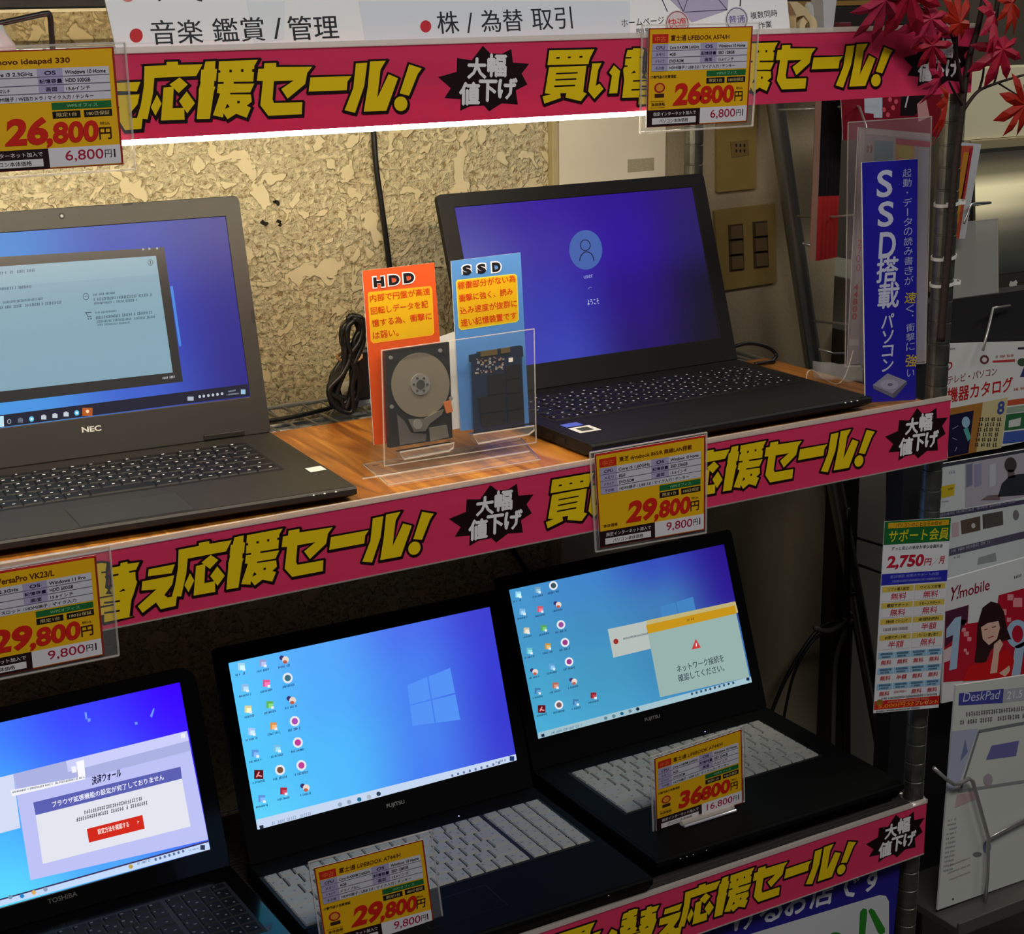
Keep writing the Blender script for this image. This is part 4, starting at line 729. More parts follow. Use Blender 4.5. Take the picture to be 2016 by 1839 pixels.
def support(p, q):
    G = (24, 100, 46); RD = (190, 26, 52)
    q.rc(0, 0, 1, .118, G, 1); q.rc(.05, .008, .97, .036, (206, 160, 30), 2); q.tx('パソコンのことならお任せ', (.16, .032), (.86, .032), .02, (120, 50, 20), 3, .01)
    q.tx('サポート会員', (.06, .108), (.97, .108), .062, (214, 200, 40), 2, .015)
    q.tx('ずっと安心の格安お得な会員料金', (.12, .15), (.9, .15), .019, (40, 40, 46), 1, .01)
    q.tx('2,750', (.06, .248), (.61, .248), .072, RD, 2, .035); q.tx('円', (.63, .236), (.73, .236), .034, RD, 2, .02); q.tx('／', (.74, .24), (.83, .24), .036, (170, 150, 60), 2); q.tx('月', (.85, .232), (.93, .232), .036, RD, 2, .02)
    q.rc(0, .268, 1, .326, (42, 44, 170), 1); q.tx('全20項目 充実のサポート内容', (.12, .292), (.86, .292), .016, (150, 160, 230), 2); q.fine((.16, .315), (.9, .315), .012, (140, 150, 220), 2, 4)
    hd = (('ソフト導入設定', 'ウイルス対策'), ('電話サポート', 'リモートサポート'), ('診断出張・クリーニング', '修理技術料'), ('訪問サポート料', 'パソコン買い取り')); vl = (('無料', '無料'), ('無料', '無料'), ('', '半額'), ('半額', '無料'))
    for r in range(4):
        for c in range(2):
            s, t = .02+.49*c, .334+.084*r
            q.rc(s, t, s+.47, t+.03, (214, 190, 84), 1); q.tx(hd[r][c], (s+.08, t+.024), (s+.40, t+.024), .017, (50, 36, 20), 2, .015); q.rc(s, t+.03, s+.47, t+.078, (224, 222, 226), 1)
            if vl[r][c]: q.tx(vl[r][c], (s+.13, t+.071), (s+.36, t+.071), .036, (196, 50, 70), 2, .015)
            else: q.fine((s+.05, t+.064), (s+.42, t+.064), .016, (120, 90, 90), 2, 3)
    for r in range(3):
        for c in range(4):
            s, t = .02+.245*c, .678+.083*r
            q.rc(s, t, s+.235, t+.033, (150, 196, 226), 1); q.fine((s+.03, t+.015), (s+.21, t+.015), .012, (30, 60, 80), 2, r*4+c, .95); q.fine((s+.04, t+.029), (s+.18, t+.029), .01, (30, 60, 80), 2, r*4+c+20, .8)
            if (r, c) != (2, 1): q.tx('半額' if (r, c) == (1, 1) else '無料', (s+.04, t+.067), (s+.195, t+.067), .026, (196, 60, 70), 2, .015)
            else: q.fine((s+.02, t+.055), (s+.21, t+.055), .012, (196, 120, 120), 2, 9)
    q.fine((.1, .93), (.96, .93), .012, (90, 90, 96), 2, 31)
    q.rc(0, .935, 1, .982, (206, 46, 26), 1); q.rc(.16, .937, .97, .956, (190, 20, 30), 1.5); q.el(.075, .945, .055, .018, (150, 110, 40), 2); q.tx('5,000円分', (.06, .978), (.60, .978), .026, (240, 150, 40), 2, .02); q.tx('プレゼント', (.62, .975), (.97, .975), .022, (244, 200, 120), 2, .015); q.fine((.2, .951), (.84, .951), .012, (244, 150, 110), 2, 12)
    q.fine((.03, .995), (.7, .995), .009, (80, 80, 84), 2, 14)
sheet('upright_sign', 'narrow price list with a green header fixed low on the chrome post', 'sign', [(1742, 1027), (1872, 1019.4), (1848, 1393), (1720, 1404.5)], front(-.003), support, .0008, (226, 226, 230))
def blue_poster(p, q):
    for ch, k in zip('けるお店です', range(6)):
        x = 1444+k*50; y = 1836-k*15.4; p.tx(ch, (x, y), (x+44, y-12), 50, (214, 214, 226), 1, .03)
    p.pg([(1260, 1925), (1300, 1898), (1480, 1838), (1732, 1762), (1744, 1764), (1750, 1775), (1750, 1925)], (206, 206, 210), 1)
    p.pg([(1690, 1850), (1693, 1795), (1699, 1788), (1706, 1790), (1707, 1798), (1702, 1850)], (40, 128, 36), 2); p.pg([(1709, 1793), (1714, 1788), (1721, 1792), (1742, 1828), (1742, 1836), (1734, 1840), (1728, 1836)], (40, 128, 36), 2); p.ring(1645, 1852, 17, 17, 9, (40, 128, 36), 2)
sheet('wall_poster', 'blue poster with white lettering hanging below the lowest banner', 'poster', [(1130, 1893), (1774, 1683), (1752, 1925), (1110, 2120)], front(.016), blue_poster, .001, (36, 32, 132))
# ------------------------------------------------------------------ the drive display
M_STAND = clear('stand_acrylic', veil=.015)
ST = Panel((0, .1, 1.075), (1, 0, 0), (0, .11, 1)); GD = 'drive display cards'
stand = thing('acrylic_stand', 'clear acrylic stand holding the two drive cards on the wooden shelf', 'stand', tuple(at(890, 905, z=1.05)))
Pq = lambda px, py, d=0: ST.pt(*ST.uv((px, py)), d)
m = MB(); m.prism([Pq(*q, -.004) for q in ((728, 676), (1035, 640), (1041, 866), (738, 918))], ST.n*-.002, M_STAND); obj('back_plate', m, stand)
m = MB(); F_ = [(738, 688), (1037, 646), (1041, 868), (744, 914)]; m.prism([Pq(*q, .014) for q in F_], ST.n*.0018, M_STAND)
for i in range(4): m.tube([Pq(*F_[i], .015), Pq(*F_[(i+1) % 4], .015)], .0007, M_EDGE, 6)
obj('front_plate', m, stand)
a, b = at(765, 957, z=1.052), at(1062, 907, z=1.052); m = MB()
base = [Vector((a.x, a.y, 1.0503)), Vector((b.x, b.y, 1.0503)), Vector((b.x+.028, .13, 1.0503)), Vector((a.x+.012, .13, 1.0503))]
m.prism(base, (0, 0, .003), M_CLEAR)
for i in range(4): m.tube([base[i]+Vector((0, 0, .003)), base[(i+1) % 4]+Vector((0, 0, .003))], .0008, M_EDGE, 6)
m.tube([base[0]+Vector((0, .03, .004)), base[1]+Vector((.006, .03, .004))], .0012, M_EDGE, 6); m.tube([base[0]+Vector((-.012, .034, .003)), base[0]+Vector((.03, .032, .003))], .001, M_EDGE, 6)
obj('foot_plate', m, stand)
for q in ([(762, 884), (868, 866), (866, 876), (858, 882), (770, 898)], [(905, 850), (1024, 833), (1024, 842), (1014, 850), (915, 868)]):
    m = MB(); m.prism([Pq(*k, .0165) for k in q], ST.n*.012, M_CLEAR); e = [Pq(*k, .0285) for k in q]; m.tube(e, .001, M_EDGE, 6, closed=True); obj('ledge', m, stand)
def big(p, ch, x0, x1, y, h): s_ = .115*(x1-x0); p.tx(ch, (x0-2.4, y+2.4), (x1+2.4, y+2.4-s_), h+4.6, (234, 232, 240), 2, .09); p.tx(ch, (x0, y), (x1, y-s_), h, (16, 14, 18), 3, .06)
def hdd_card(p, q):
    p.pg([(724, 575), (845, 563), (849, 568), (853, 655), (849, 660), (733, 676), (728, 671), (722, 580)], (240, 160, 40), .5); p.pg([(725.5, 577), (844, 565.5), (847.5, 569), (851, 654), (847, 658), (734, 673.5), (730, 670), (724.5, 580)], (204, 164, 20), 1)
    for ch, x, y in (('H', 734, 566), ('D', 764, 562), ('D', 793, 558)): big(p, ch, x, x+21, y, 20)
    for s, a, b in (('内部で円盤が高速', (727, 595), (845, 580)), ('回転しデータを記', (729, 619.5), (841, 605)), ('憶する為、衝撃に', (731, 644), (848, 628.5)), ('は弱い。', (733, 668), (783, 661))): p.tx(s, a, b, 14.5, (190, 66, 16), 2, .025)
def ssd_card(p, q):
    p.pg([(898, 551), (1011, 539), (1016, 543), (1019.5, 629), (1015, 634), (906, 650), (901, 645), (895.5, 556)], (206, 200, 70), .5); p.pg([(899.5, 553), (1010, 541), (1014, 544), (1017.5, 628), (1013.5, 632), (907, 647.5), (903, 644), (897.5, 557)], (204, 164, 20), 1)
    for ch, x, y in (('S', 909, 542), ('S', 938, 539), ('D', 967, 536)): big(p, ch, x, x+17, y, 19)
    for s, a, b in (('稼働部分がない為', (900, 570), (1013, 555)), ('衝撃に強く、読み', (902, 595), (1008, 580)), ('込み速度が抜群に', (904, 619), (1016, 603.5)), ('速い記憶装置です', (906, 643), (1015, 627.5))): p.tx(s, a, b, 14.5, (190, 66, 16), 2, .025)
sheet('display_card', 'orange card headed HDD standing in the clear acrylic stand', 'card', [(712, 533), (853, 517), (878, 858), (735, 876)], ST, hdd_card, .001, (196, 76, 30), GD, .002)
sheet('display_card', 'sky blue card headed SSD standing in the clear acrylic stand', 'card', [(886, 514), (1023, 497), (1040, 833), (905, 848)], ST, ssd_card, .001, (74, 128, 192), GD, .002)
sheet('backing_card', 'plain white strip between the orange and sky blue cards', 'card', [(852, 668), (902, 650), (913, 842), (878, 848)], ST, lambda p, q: None, .0006, (206, 206, 200), GD, .0005)
hd = thing('hard_drive', 'opened hard drive with a shiny platter in front of the orange card', 'hard drive', tuple(Pq(815, 870)))
m = MB(); m.prism([Pq(*q, .004) for q in ((750, 690), (875, 672), (882, 860), (758, 880))], ST.n*.006, mat('drive_case', (26, 27, 28), .4, noise=.1, nscale=300)); obj('case', m, hd, .0008)
def ell(cx, cy, rx, ry, d, n=40, a0=0, a1=6.28318): return [Pq(cx+rx*math.cos(a0+(a1-a0)*k/n), cy+ry*math.sin(a0+(a1-a0)*k/n), d) for k in range(n)]
m = MB(); m.prism(ell(818, 756, 57, 63, .0103), ST.n*.0009, mat('platter', (150, 142, 124), .32, metal=.45)); obj('platter', m, hd)
m = MB(); m.prism(ell(817, 755, 19, 21, .0113), ST.n*.0009, M_CHROME); m.prism(ell(817, 755, 8, 9, .0122), ST.n*.0007, M_CHROMED)
for k in range(6): m.prism(ell(817+13*math.cos(k*1.047), 755+14*math.sin(k*1.047), 2.2, 2.4, .0122, 8), ST.n*.0005, M_CHROMED)
obj('spindle', m, hd)
AL = mat('cast_metal', (166, 164, 152), .35, metal=.8)
m = MB(); m.prism([Pq(*q, .0112) for q in ((792, 823), (824, 822), (846, 810), (862, 804), (858, 814), (834, 832), (826, 846), (804, 848))], ST.n*.0022, AL); m.prism(ell(810, 833, 9, 10, .0135, 16), ST.n*.0006, M_CHROME); obj('actuator_arm', m, hd)
m = MB(); m.prism([Pq(*q, .0112) for q in ((833, 840), (868, 834), (872, 858), (836, 866))], ST.n*.0018, AL); obj('magnet_cover', m, hd, .0006)
m = MB(); m.prism([Pq(*q, .0102) for q in ((772, 814), (786, 826), (800, 850), (830, 852), (828, 866), (778, 874))], ST.n*.0008, mat('bracket_grey', (112, 108, 104), .4, metal=.5)); obj('voice_coil_plate', m, hd)
m = MB(); m.prism([Pq(*q, .0104) for q in ((862, 790), (876, 786), (881, 808), (868, 812))], ST.n*.002, mat('copper_ribbon', (190, 110, 60), .4)); obj('ribbon_connector', m, hd)
for x, y in ((760, 703), (857, 689), (762, 799), (878, 783)):
    m = MB(); m.prism(ell(x, y, 4, 4, .0102, 10), ST.n*.0008, M_CHROME); obj('screw', m, hd)
sd = thing('circuit_board', 'bare dark blue circuit board in front of the sky blue card', 'circuit board', tuple(Pq(975, 845)))
m = MB(); m.prism([Pq(*q, .006) for q in ((917, 698), (932, 695), (932, 692), (1018, 679), (1022, 682), (1023, 700), (1020, 704), (1026, 838), (927, 854), (922, 712), (918, 712))], ST.n*.0016, mat('board_blue', (16, 34, 62), .4, noise=.25, nscale=900)); obj('board', m, sd)
chip = mat('chip_black', (18, 17, 22), .4)
for q in (((952, 738), (984, 733), (985, 772), (954, 776)), ((987, 720), (1016, 716), (1018, 742), (988, 746)), ((988, 748), (1018, 744), (1019, 770), (989, 774)), ((934, 782), (984, 774), (986, 806), (937, 812)), ((989, 778), (1020, 773), (1022, 802), (990, 807)), ((938, 815), (986, 808), (987, 832), (941, 838)), ((990, 810), (1022, 805), (1023, 828), (991, 832))):
    m = MB(); m.prism([Pq(*k, .0077) for k in q], ST.n*.0014, chip); obj('chip', m, sd)
for q in (((937, 692), (970, 686), (970, 697), (938, 701)), ((977, 685), (995, 682), (996, 692), (978, 695))):
    m = MB(); m.prism([Pq(*k, .0077) for k in q], ST.n*.002, mat('gold_pins', (176, 150, 96), .3, metal=.8)); obj('connector', m, sd)
m = MB(); rd = random.Random(8); cap = [mat('cap_tan', (150, 120, 90), .5), mat('cap_grey', (150, 152, 156), .4), mat('cap_dark', (40, 44, 60), .4)]
for k in range(70):
    x, y = rd.uniform(928, 985), rd.uniform(706, 735); y -= (x-928)*.1; w_ = rd.uniform(.8, 2.2); m.prism([Pq(x-w_, y-w_, .0077), Pq(x+w_, y-w_, .0077), Pq(x+w_, y+w_, .0077), Pq(x-w_, y+w_, .0077)], ST.n*.0006, cap[k % 3])
m.prism([Pq(*k, .0077) for k in ((994, 704), (1002, 703), (1002, 711), (994, 712))], ST.n*.0006, M_WHITE); o = obj('small_component', m, sd); o['kind'] = 'stuff'
# ------------------------------------------------------------------ wall plates, cables
IV = mat('aged_ivory', (150, 126, 70), .45, noise=.06, nscale=40)
def plate(label, quad):
    o = thing('wall_plate', label, 'wall plate', tuple(at(*quad[3], y=.499)), 0, 'ivory plates on the wall'); P = front(.494)
    m = MB(); m.prism([P.pt(*P.uv(q), 0) for q in quad], (0, .0058, 0), IV); obj('cover', m, o, .0022); return o, P
o, P = plate('ivory socket plate high on the wall right of the purple login screen', [(1412, 178), (1491, 172), (1489, 371), (1412, 379)])
m = MB(); q = [(1437, 279), (1472, 275), (1474, 305), (1440, 310)]; m.prism([P.pt(*P.uv(k), .0012) for k in q], (0, .0012, 0), mat('socket_ivory', (128, 106, 58), .5))
for x in (1449, 1457, 1465):
    for y in (286, 297): m.prism([P.pt(*P.uv(k), .0014) for k in ((x-2, y-3), (x+1, y-3), (x+1, y+3), (x-2, y+3))], (0, .0006, 0), M_MATTE)
obj('socket', m, o)
o, P = plate('ivory switch plate with two columns of switches below the socket plate', [(1407, 415), (1526, 400), (1530, 556), (1418, 573)])
for c, x0 in ((0, 1436), (1, 1484)):
    for r in range(3):
        x, y = x0+r*1, 446+r*30-c*6; m = MB(); m.prism([P.pt(*P.uv(k), .0008) for k in ((x-3, y-3), (x+26, y-6), (x+27, y+26), (x-2, y+29))], (0, .001, 0), mat('switch_well', (74, 58, 34), .6))
        m.prism([P.pt(*P.uv(k), .0036 if (r, c) != (0, 1) else .0055) for k in ((x, y), (x+22, y-2), (x+23, y+22), (x+1, y+24))], (0, .003, 0), mat('switch_ivory', (140, 124, 92) if c else (112, 92, 62), .4)); obj('switch', m, o)
CAB = mat('cable_black', (14, 14, 14), .4)
def spline(pts, n=6):
    P = [Vector(p) for p in pts]; out = []
    for i in range(len(P)-1):
        a, b, c, d = P[max(i-1, 0)], P[i], P[i+1], P[min(i+2, len(P)-1)]
        for k in range(n): t = k/n; out.append(.5*((2*b)+(c-a)*t+(2*a-5*b+4*c-d)*t*t+(3*b-a-3*c+d)*t**3))
    return out+[P[-1]]
def wire(name, label, cat, px, r, m_, y=None, pts=None, **k):
    m = MB(); m.tube(spline(pts or [at(*q, y=y) for q in px]), r, m_, 8); o = obj(name, m, None, smooth=True); return tag(o, label, cat, **k)
wire('power_cable', 'black cable running down the plaster wall behind the orange card', 'cable', [(731, 215), (735, 255), (741, 330), (752, 410), (764, 500), (770, 560), (772, 650), (768, 720)], .0036, CAB, .4945)
wire('power_cable', 'short black cable showing on the dark wall under the middle banner', 'cable', [(985, 1035), (1005, 1075), (1028, 1110), (1050, 1140)], .0036, CAB, .4945)
bun = thing('cable_bundle', 'coiled black power cord held by a rubber band beside the orange card', 'cable', tuple(at(690, 812, y=.36)))
rd = random.Random(5)
for k in range(15):
    j = lambda s: rd.uniform(-s*1.7, s*1.7); yy = .336+.003*k
    px = [(694+j(8), 626+j(5)), (680+j(4), 645), (678+j(4), 675), (686+j(6), 700), (664+j(8), 735), (656+j(6), 770), (668+j(9), 796+j(6)), (690+j(7), 800+j(7)), (700+j(6), 765), (698+j(6), 730), (694+j(6), 702), (708+j(6), 670), (712+j(5), 640), (704+j(5), 626)]
    m = MB(); m.tube(spline([at(*q, y=yy) for q in px]+[at(*px[0], y=yy)], 4), .003, CAB, 7); obj('cord_loop', m, bun, smooth=True)
m = MB(); c = at(688, 702, y=.36); m.tube([(c.x+.0115*math.cos(.5236*k), c.y+.022*math.sin(.5236*k), c.z+.003*math.cos(.5236*k)) for k in range(12)], .0022, mat('rubber_tan', (176, 132, 92), .6), 6, closed=True); obj('rubber_band', m, bun, smooth=True)
m = MB(); c = at(712, 735, y=.385); m.box(c, (.022, .02, .062), M_BLACK); obj('plug', m, bun, .004)
wire('power_cable', 'black cord lying along the rear shelf wires behind the charcoal laptop', 'cable', None, .0028, CAB, None, [(-.74, .36, 1.052), (-.69, .375, 1.048), (-.645, .385, 1.047), (-.60, .40, 1.0475), (-.578, .409, 1.053), (-.572, .412, 1.064)])
wire('power_cable', 'black cord curling out behind the laptop with the purple login screen', 'cable', None, .0026, CAB, None, [at(1425, 698, y=.31), at(1445, 683, y=.31), at(1478, 676, y=.31), at(1512, 684, y=.305), at(1528, 699, y=.30), at(1520, 712, y=.293), Vector((-.03, .283, 1.0535)), Vector((-.06, .283, 1.0535))])
m = MB(); c = at(700, 800, y=.41); m.bb((c.x-.024, .392, 1.0422), (c.x+.042, .448, 1.066), M_WHITE); st = obj('power_strip', m, None, .009, seg=3); tag(st, 'white power adapter on the rear shelf wires beside the orange card', 'power adapter')
film = thing('plastic_wrap', 'scrap of clear plastic wrap on the shelf end beside the blue sign', 'plastic wrap', (-.01, .16, 1.05))
m = MB(); rd = random.Random(2); g = []
for i in range(7):
    for j_ in range(5): g.append(at(1600+17*i, 752-9*j_+i*.8, y=.16-.012*i)+Vector((0, 0, rd.uniform(0, .004))))
m.add(g, [(i*5+j_, i*5+j_+1, i*5+j_+6, i*5+j_+5) for i in range(6) for j_ in range(4)], M_SLEEVE); obj('film', m, film, smooth=True, solid=.0003)
m = MB(); m.tube(spline([at(*q, y=.15) for q in ((1588, 748), (1590, 733), (1600, 729), (1618, 742), (1640, 755), (1656, 752), (1668, 730), (1680, 690))]), .0006, mat('white_string', (226, 220, 204), .6), 6); obj('string', m, film, smooth=True)
# ------------------------------------------------------------------ on the top shelf
m = MB(); a = at(-40, 19, y=.47); b = at(206, 17, y=.47); m.bb((a.x, .45, a.z), (b.x+.05, .4985, a.z+.28), mat('panel_black', (16, 16, 20), .3)); hp = thing('wall_monitor', 'black panel with a pale lower edge on the wall at the top left', 'monitor', ((a.x+b.x)/2, .498, a.z))
obj('panel', m, hp, .002); m = MB(); m.bb((a.x, .447, a.z-.0035), (b.x+.05, .4985, a.z-.0003), mat('pale_trim', (216, 202, 160), .4)); obj('lower_trim', m, hp)
wire('wire_bracket', 'bent black wire bracket on the top shelf above the leftmost tag', 'bracket', [(-30, 53), (10, 44), (60, 33), (90, 27), (98, 31), (101, 60), (104, 100)], .0026, CAB, .13)
m = MB(); c = at(0, 95, y=.1); m.lathe([(0, 0), (.0165, 0), (.0155, .012), (.010, .02), (.007, .028), (0, .028)], (c.x-.003, .1, 1.4695), mat('frosted_cup', (206, 214, 210), .35), 24); o = obj('plastic_bottle', m, None, smooth=True); tag(o, 'frosted white bottle top on the top shelf at the left edge', 'bottle')
td = thing('tape_dispenser', 'cream tape roll in a dispenser standing right of the white sign', 'tape dispenser', tuple(at(1580, 72, y=.09)))
CRM = mat('cream_plastic', (206, 190, 146), .5); P = front(.08)
m = MB(); m.prism([P.pt(*P.uv(q), 0) for q in ((1554, 4), (1569, 3), (1590, 18), (1599, 40), (1601, 76), (1596, 76), (1594, 44), (1583, 30), (1568, 34), (1566, 76), (1562, 76), (1568, 30))], (0, .022, 0), CRM); obj('frame', m, td, .0008)
c = at(1582, 52, y=.09); m = MB()
m.lathe([(.0045, -.008), (.0125, -.008), (.0125, .008), (.0045, .008), (.0045, -.008)], c, mat('tape', (222, 206, 158), .4), 28, 'y'); m.lathe([(.0016, -.0095), (.0035, -.0095), (.0035, .009), (.0016, .009), (.0016, -.0095)], c, mat('tape_core', (120, 100, 60), .6), 20, 'y'); obj('tape_roll', m, td)
P = front(.1); m = MB(); m.prism([P.pt(*P.uv(q), 0) for q in ((1619, -40), (1652, -40), (1638, 76), (1623, 76))], (0, .02, 0), M_GREYW); tag(obj('leaning_strip', m, None, .002), 'pale plastic strip leaning beside the tape dispenser on the top shelf', 'strip')
m = MB(); c = at(1610, 76, y=.12); m.lathe([(0, 0), (.0135, 0), (.014, .03), (.012, .034), (0, .034)], (c.x+.001, .124, 1.4695), mat('frosted_cup', (206, 214, 210), .35), 24); tag(obj('plastic_cup', m, None, smooth=True), 'small frosted cup between the tape dispenser and the pale strip', 'cup')
a, b = at(1552, 80, y=.3), at(1830, 72, y=.3); m = MB(); m.bb((a.x, .3, 1.4695), (b.x, .42, 1.62), mat('carton_black', (34, 28, 24), .6, noise=.1, nscale=30)); z_ = at(1660, 6, y=.3).z; bx = thing('storage_box', 'dark box with a tan stripe at the back of the top shelf', 'box', ((a.x+b.x)/2, .36, 1.4695))
obj('body', m, bx, .002); m = MB(); m.bb((a.x+.01, .2985, z_-.003), (b.x-.01, .2999, z_+.003), mat('tan_stripe', (150, 116, 50), .6)); obj('stripe', m, bx)
m = MB(); a, b = at(1641, 76, y=.16), at(1664, 76, y=.16); m.bb((a.x, .15, 1.4695), (b.x, .17, at(1650, 44, y=.16).z), mat('small_red_box', (96, 20, 30), .5)); tag(obj('small_box', m, None, .001), 'small dark red box just right of the pale leaning strip', 'box')
# ------------------------------------------------------------------ ties and the maple branch
for px, py, s in ((1852, 403, 'highest white cable tie round the chrome post, under the red leaves'), (1846, 509, 'white cable tie round the chrome post, second from the top'), (1846, 561, 'lowest white cable tie round the chrome post')):
    z_ = at(px, py, y=.02).z; m = MB(); n_ = 28; vs = []
    for k in range(n_):
        a = 6.28318*k/n_; r0 = .0134+(.006 if -.9 < math.atan2(math.sin(a), math.cos(a)) < -.1 and 'second' not in s else 0)
        vs += [(.004+(r0+d_)*math.cos(a), .025+(r0+d_)*math.sin(a), z_+h_+.002*math.cos(a)) for d_, h_ in ((0, -.0018), (.0012, -.0018), (.0012, .0018), (0, .0018))]
    m.add(vs, [(4*k+i, 4*k+(i+1) % 4, 4*((k+1) % n_)+(i+1) % 4, 4*((k+1) % n_)+i) for k in range(n_) for i in range(4)], M_WHITE)
    m.box((.004-.010, .025-.0125, z_), (.004, .004, .005), M_WHITE); tag(obj('cable_tie', m), s, 'cable tie', 'white cable ties on the post')
br = thing('maple_branch', 'artificial maple branch with red leaves tied to the chrome post', 'branch', tuple(at(1853, 672, y=0)))
BARK = mat('twig_bark', (44, 28, 20), .7, noise=.2, nscale=200, bump=.4)
m = MB(); Y0 = -.004
def twig(px, r0, r1, y0=Y0, y1=None):
    y1 = y0 if y1 is None else y1; n_ = len(px); p = spline([at(*q, y=y0+(y1-y0)*i/(n_-1)) for i, q in enumerate(px)], 4); L_ = len(p); m.tube(p, [r0+(r1-r0)*i/(L_-1) for i in range(L_)], BARK, 7)
twig([(1852, 672), (1857, 610), (1864, 530), (1871, 450), (1880, 330), (1890, 250), (1898, 180), (1909, 110), (1924, 60), (1938, -10), (1946, -60)], .0048, .003)
twig([(1894, 222), (1912, 195), (1930, 177), (1962, 164), (2000, 152), (2040, 142)], .0022, .0012, Y0, -.02); twig([(1966, 164), (1985, 176), (2008, 190)], .0012, .0008, -.012, -.02); twig([(1927, 180), (1935, 150), (1938, 118)], .0016, .001, Y0, -.012); twig([(1957, 164), (1963, 145), (1970, 110)], .0012, .0008, -.01, -.016)
twig([(1897, 185), (1886, 130), (1881, 80), (1883, -20)], .0026, .0014, Y0, -.03); twig([(1958, 45), (1963, 10), (1970, -40)], .0032, .0026, Y0); twig([(1895, 208), (1878, 180), (1868, 160)], .002, .001, Y0, -.03); twig([(1881, 92), (1855, 40), (1800, 10), (1750, 0)], .0014, .0008, -.02, -.045)
obj('twig', m, br, smooth=True)
def leaf_mat(k, c):
    m = bpy.data.materials.new(k); m.use_nodes = True; n = m.node_tree; b = n.nodes['Principled BSDF']; t = n.nodes.new('ShaderNodeBsdfTranslucent'); x = n.nodes.new('ShaderNodeMixShader')
    tc = n.nodes.new('ShaderNodeTexCoord'); z = n.nodes.new('ShaderNodeTexNoise'); z.inputs['Scale'].default_value = 90; n.links.new(tc.outputs['Object'], z.inputs['Vector'])
    r = n.nodes.new('ShaderNodeMix'); r.data_type = 'RGBA'; r.inputs[6].default_value = (*lin([v*.72 for v in c]), 1); r.inputs[7].default_value = (*lin(c), 1); n.links.new(z.outputs['Fac'], r.inputs[0])
    n.links.new(r.outputs[2], b.inputs['Base Color']); n.links.new(r.outputs[2], t.inputs['Color']); b.inputs['Roughness'].default_value = .5; x.inputs[0].default_value = .4
    n.links.new(b.outputs[0], x.inputs[1]); n.links.new(t.outputs[0], x.inputs[2]); n.links.new(x.outputs[0], n.nodes['Material Output'].inputs['Surface']); return m
LM = [leaf_mat('leaf_crimson', (238, 44, 84)), leaf_mat('leaf_scarlet', (230, 54, 30)), leaf_mat('leaf_rose', (244, 66, 112))]
def leaf(px, py, size, ang, mi, y, tilt=(0, 0), narrow=1.0, seed=0):
    rd = random.Random(seed); c = at(px, py, y=y); rot = Matrix.Rotation(R(ang), 3, 'Y') ; rot = Matrix.Rotation(R(tilt[0]), 3, 'X') @ Matrix.Rotation(R(tilt[1]), 3, 'Z') @ rot
    m = MB(); vs = [Vector((0, -.06, 0))]; fs = []
    lobes = ((0, 1.0), (40, .92), (82, .80), (128, .52), (232, .52), (278, .80), (320, .92)); N = len(lobes)
    for i, (a, l) in enumerate(lobes):
        l *= rd.uniform(.88, 1.08); a1 = lobes[(i+1) % N][0]+(360 if i == N-1 else 0); am = (a+a1)/2
        d = lambda q, r_, dep: Vector((r_*math.sin(R(q))*narrow, dep, r_*math.cos(R(q))))
        k = len(vs); w_ = 17
        vs += [d(a-w_, l*.48, .03), d(a-w_*.62, l*.74, .06), d(a, l, .16), d(a+w_*.62, l*.74, .06), d(a+w_, l*.48, .03), d(a, l*.55, -.05), d(am, .30, .05)]
        fs += [(0, k, k+5), (0, k+5, k+4), (k, k+1, k+5), (k+1, k+2, k+5), (k+2, k+3, k+5), (k+3, k+4, k+5), (0, k+4, k+6)]
    for i in range(N): fs.append((0, 1+((i-1) % N)*7+6, 1+i*7))
    m.add([c+rot @ (v*size) for v in vs], fs, LM[mi]); obj('leaf', m, br, solid=.0005)
for i, a in enumerate(((1740, -2, .046, 165, 2, -.05, (22, 8)), (1832, 36, .036, 200, 2, -.045, (14, -20)), (1886, 46, .042, 10, 1, -.04, (-10, 12)), (1972, 96, .043, 192, 0, -.03, (8, -12)), (1988, 6, .036, 150, 1, -.03, (-12, 20)), (1848, 152, .03, 215, 2, -.045, (20, 26)), (1861, 196, .042, 182, 1, -.05, (6, 40), .42), (2014, 206, .043, 250, 1, -.035, (5, 10)), (1952, 30, .046, 205, 0, -.025, (-18, 30), .7), (1790, -18, .05, 190, 0, -.05, (20, -25)), (1836, 88, .034, 160, 0, -.04, (24, -30), .7))):
    a = (a[0], a[1], a[2]*1.12)+a[3:]; leaf(*a[:6], a[6], a[7] if len(a) > 7 else 1, i)
# ------------------------------------------------------------------ the brochure rack at the right
rk = thing('brochure_rack', 'steel brochure rack with slanting legs and wire pockets beside the shelves', 'rack', (.3, .3, 0))
TUBE = mat('satin_tube', (150, 150, 140), .3, metal=.85)
m = MB(); m.tube([(.0905, .452, 1.405), (.0979, .45, 1.3736), (.1826, .45, .9988), (.3765, .45, .2763), (.445, .45, 0)], .0125, TUBE, 16); obj('leg', m, rk, smooth=True)
m = MB(); c = at(1668, 1166, y=.45); m.lathe([(.0126, -.004), (.0142, -.003), (.0142, .003), (.0126, .004)], c, M_MATTE, 20); obj('collar', m, rk)
def pocket(px, r=.0019, y0=.4, y1=None, mm=None):
    y1 = y0 if y1 is None else y1; m = MB(); n_ = len(px); m.tube([at(*q, y=y0+(y1-y0)*i/max(1, n_-1)) for i, q in enumerate(px)], r, mm or M_CHROME, 8); obj('wire_pocket', m, rk, smooth=True)
pocket([(1533, 216), (1600, 214), (1685, 208), (1692, 211), (1704, 246), (1712, 300)], .0017, .4, .2); pocket([(1570, 426), (1640, 427), (1702, 422)], .0017, .41, .25); pocket([(1580, 479), (1598, 485), (1620, 486)], .0016, .41)
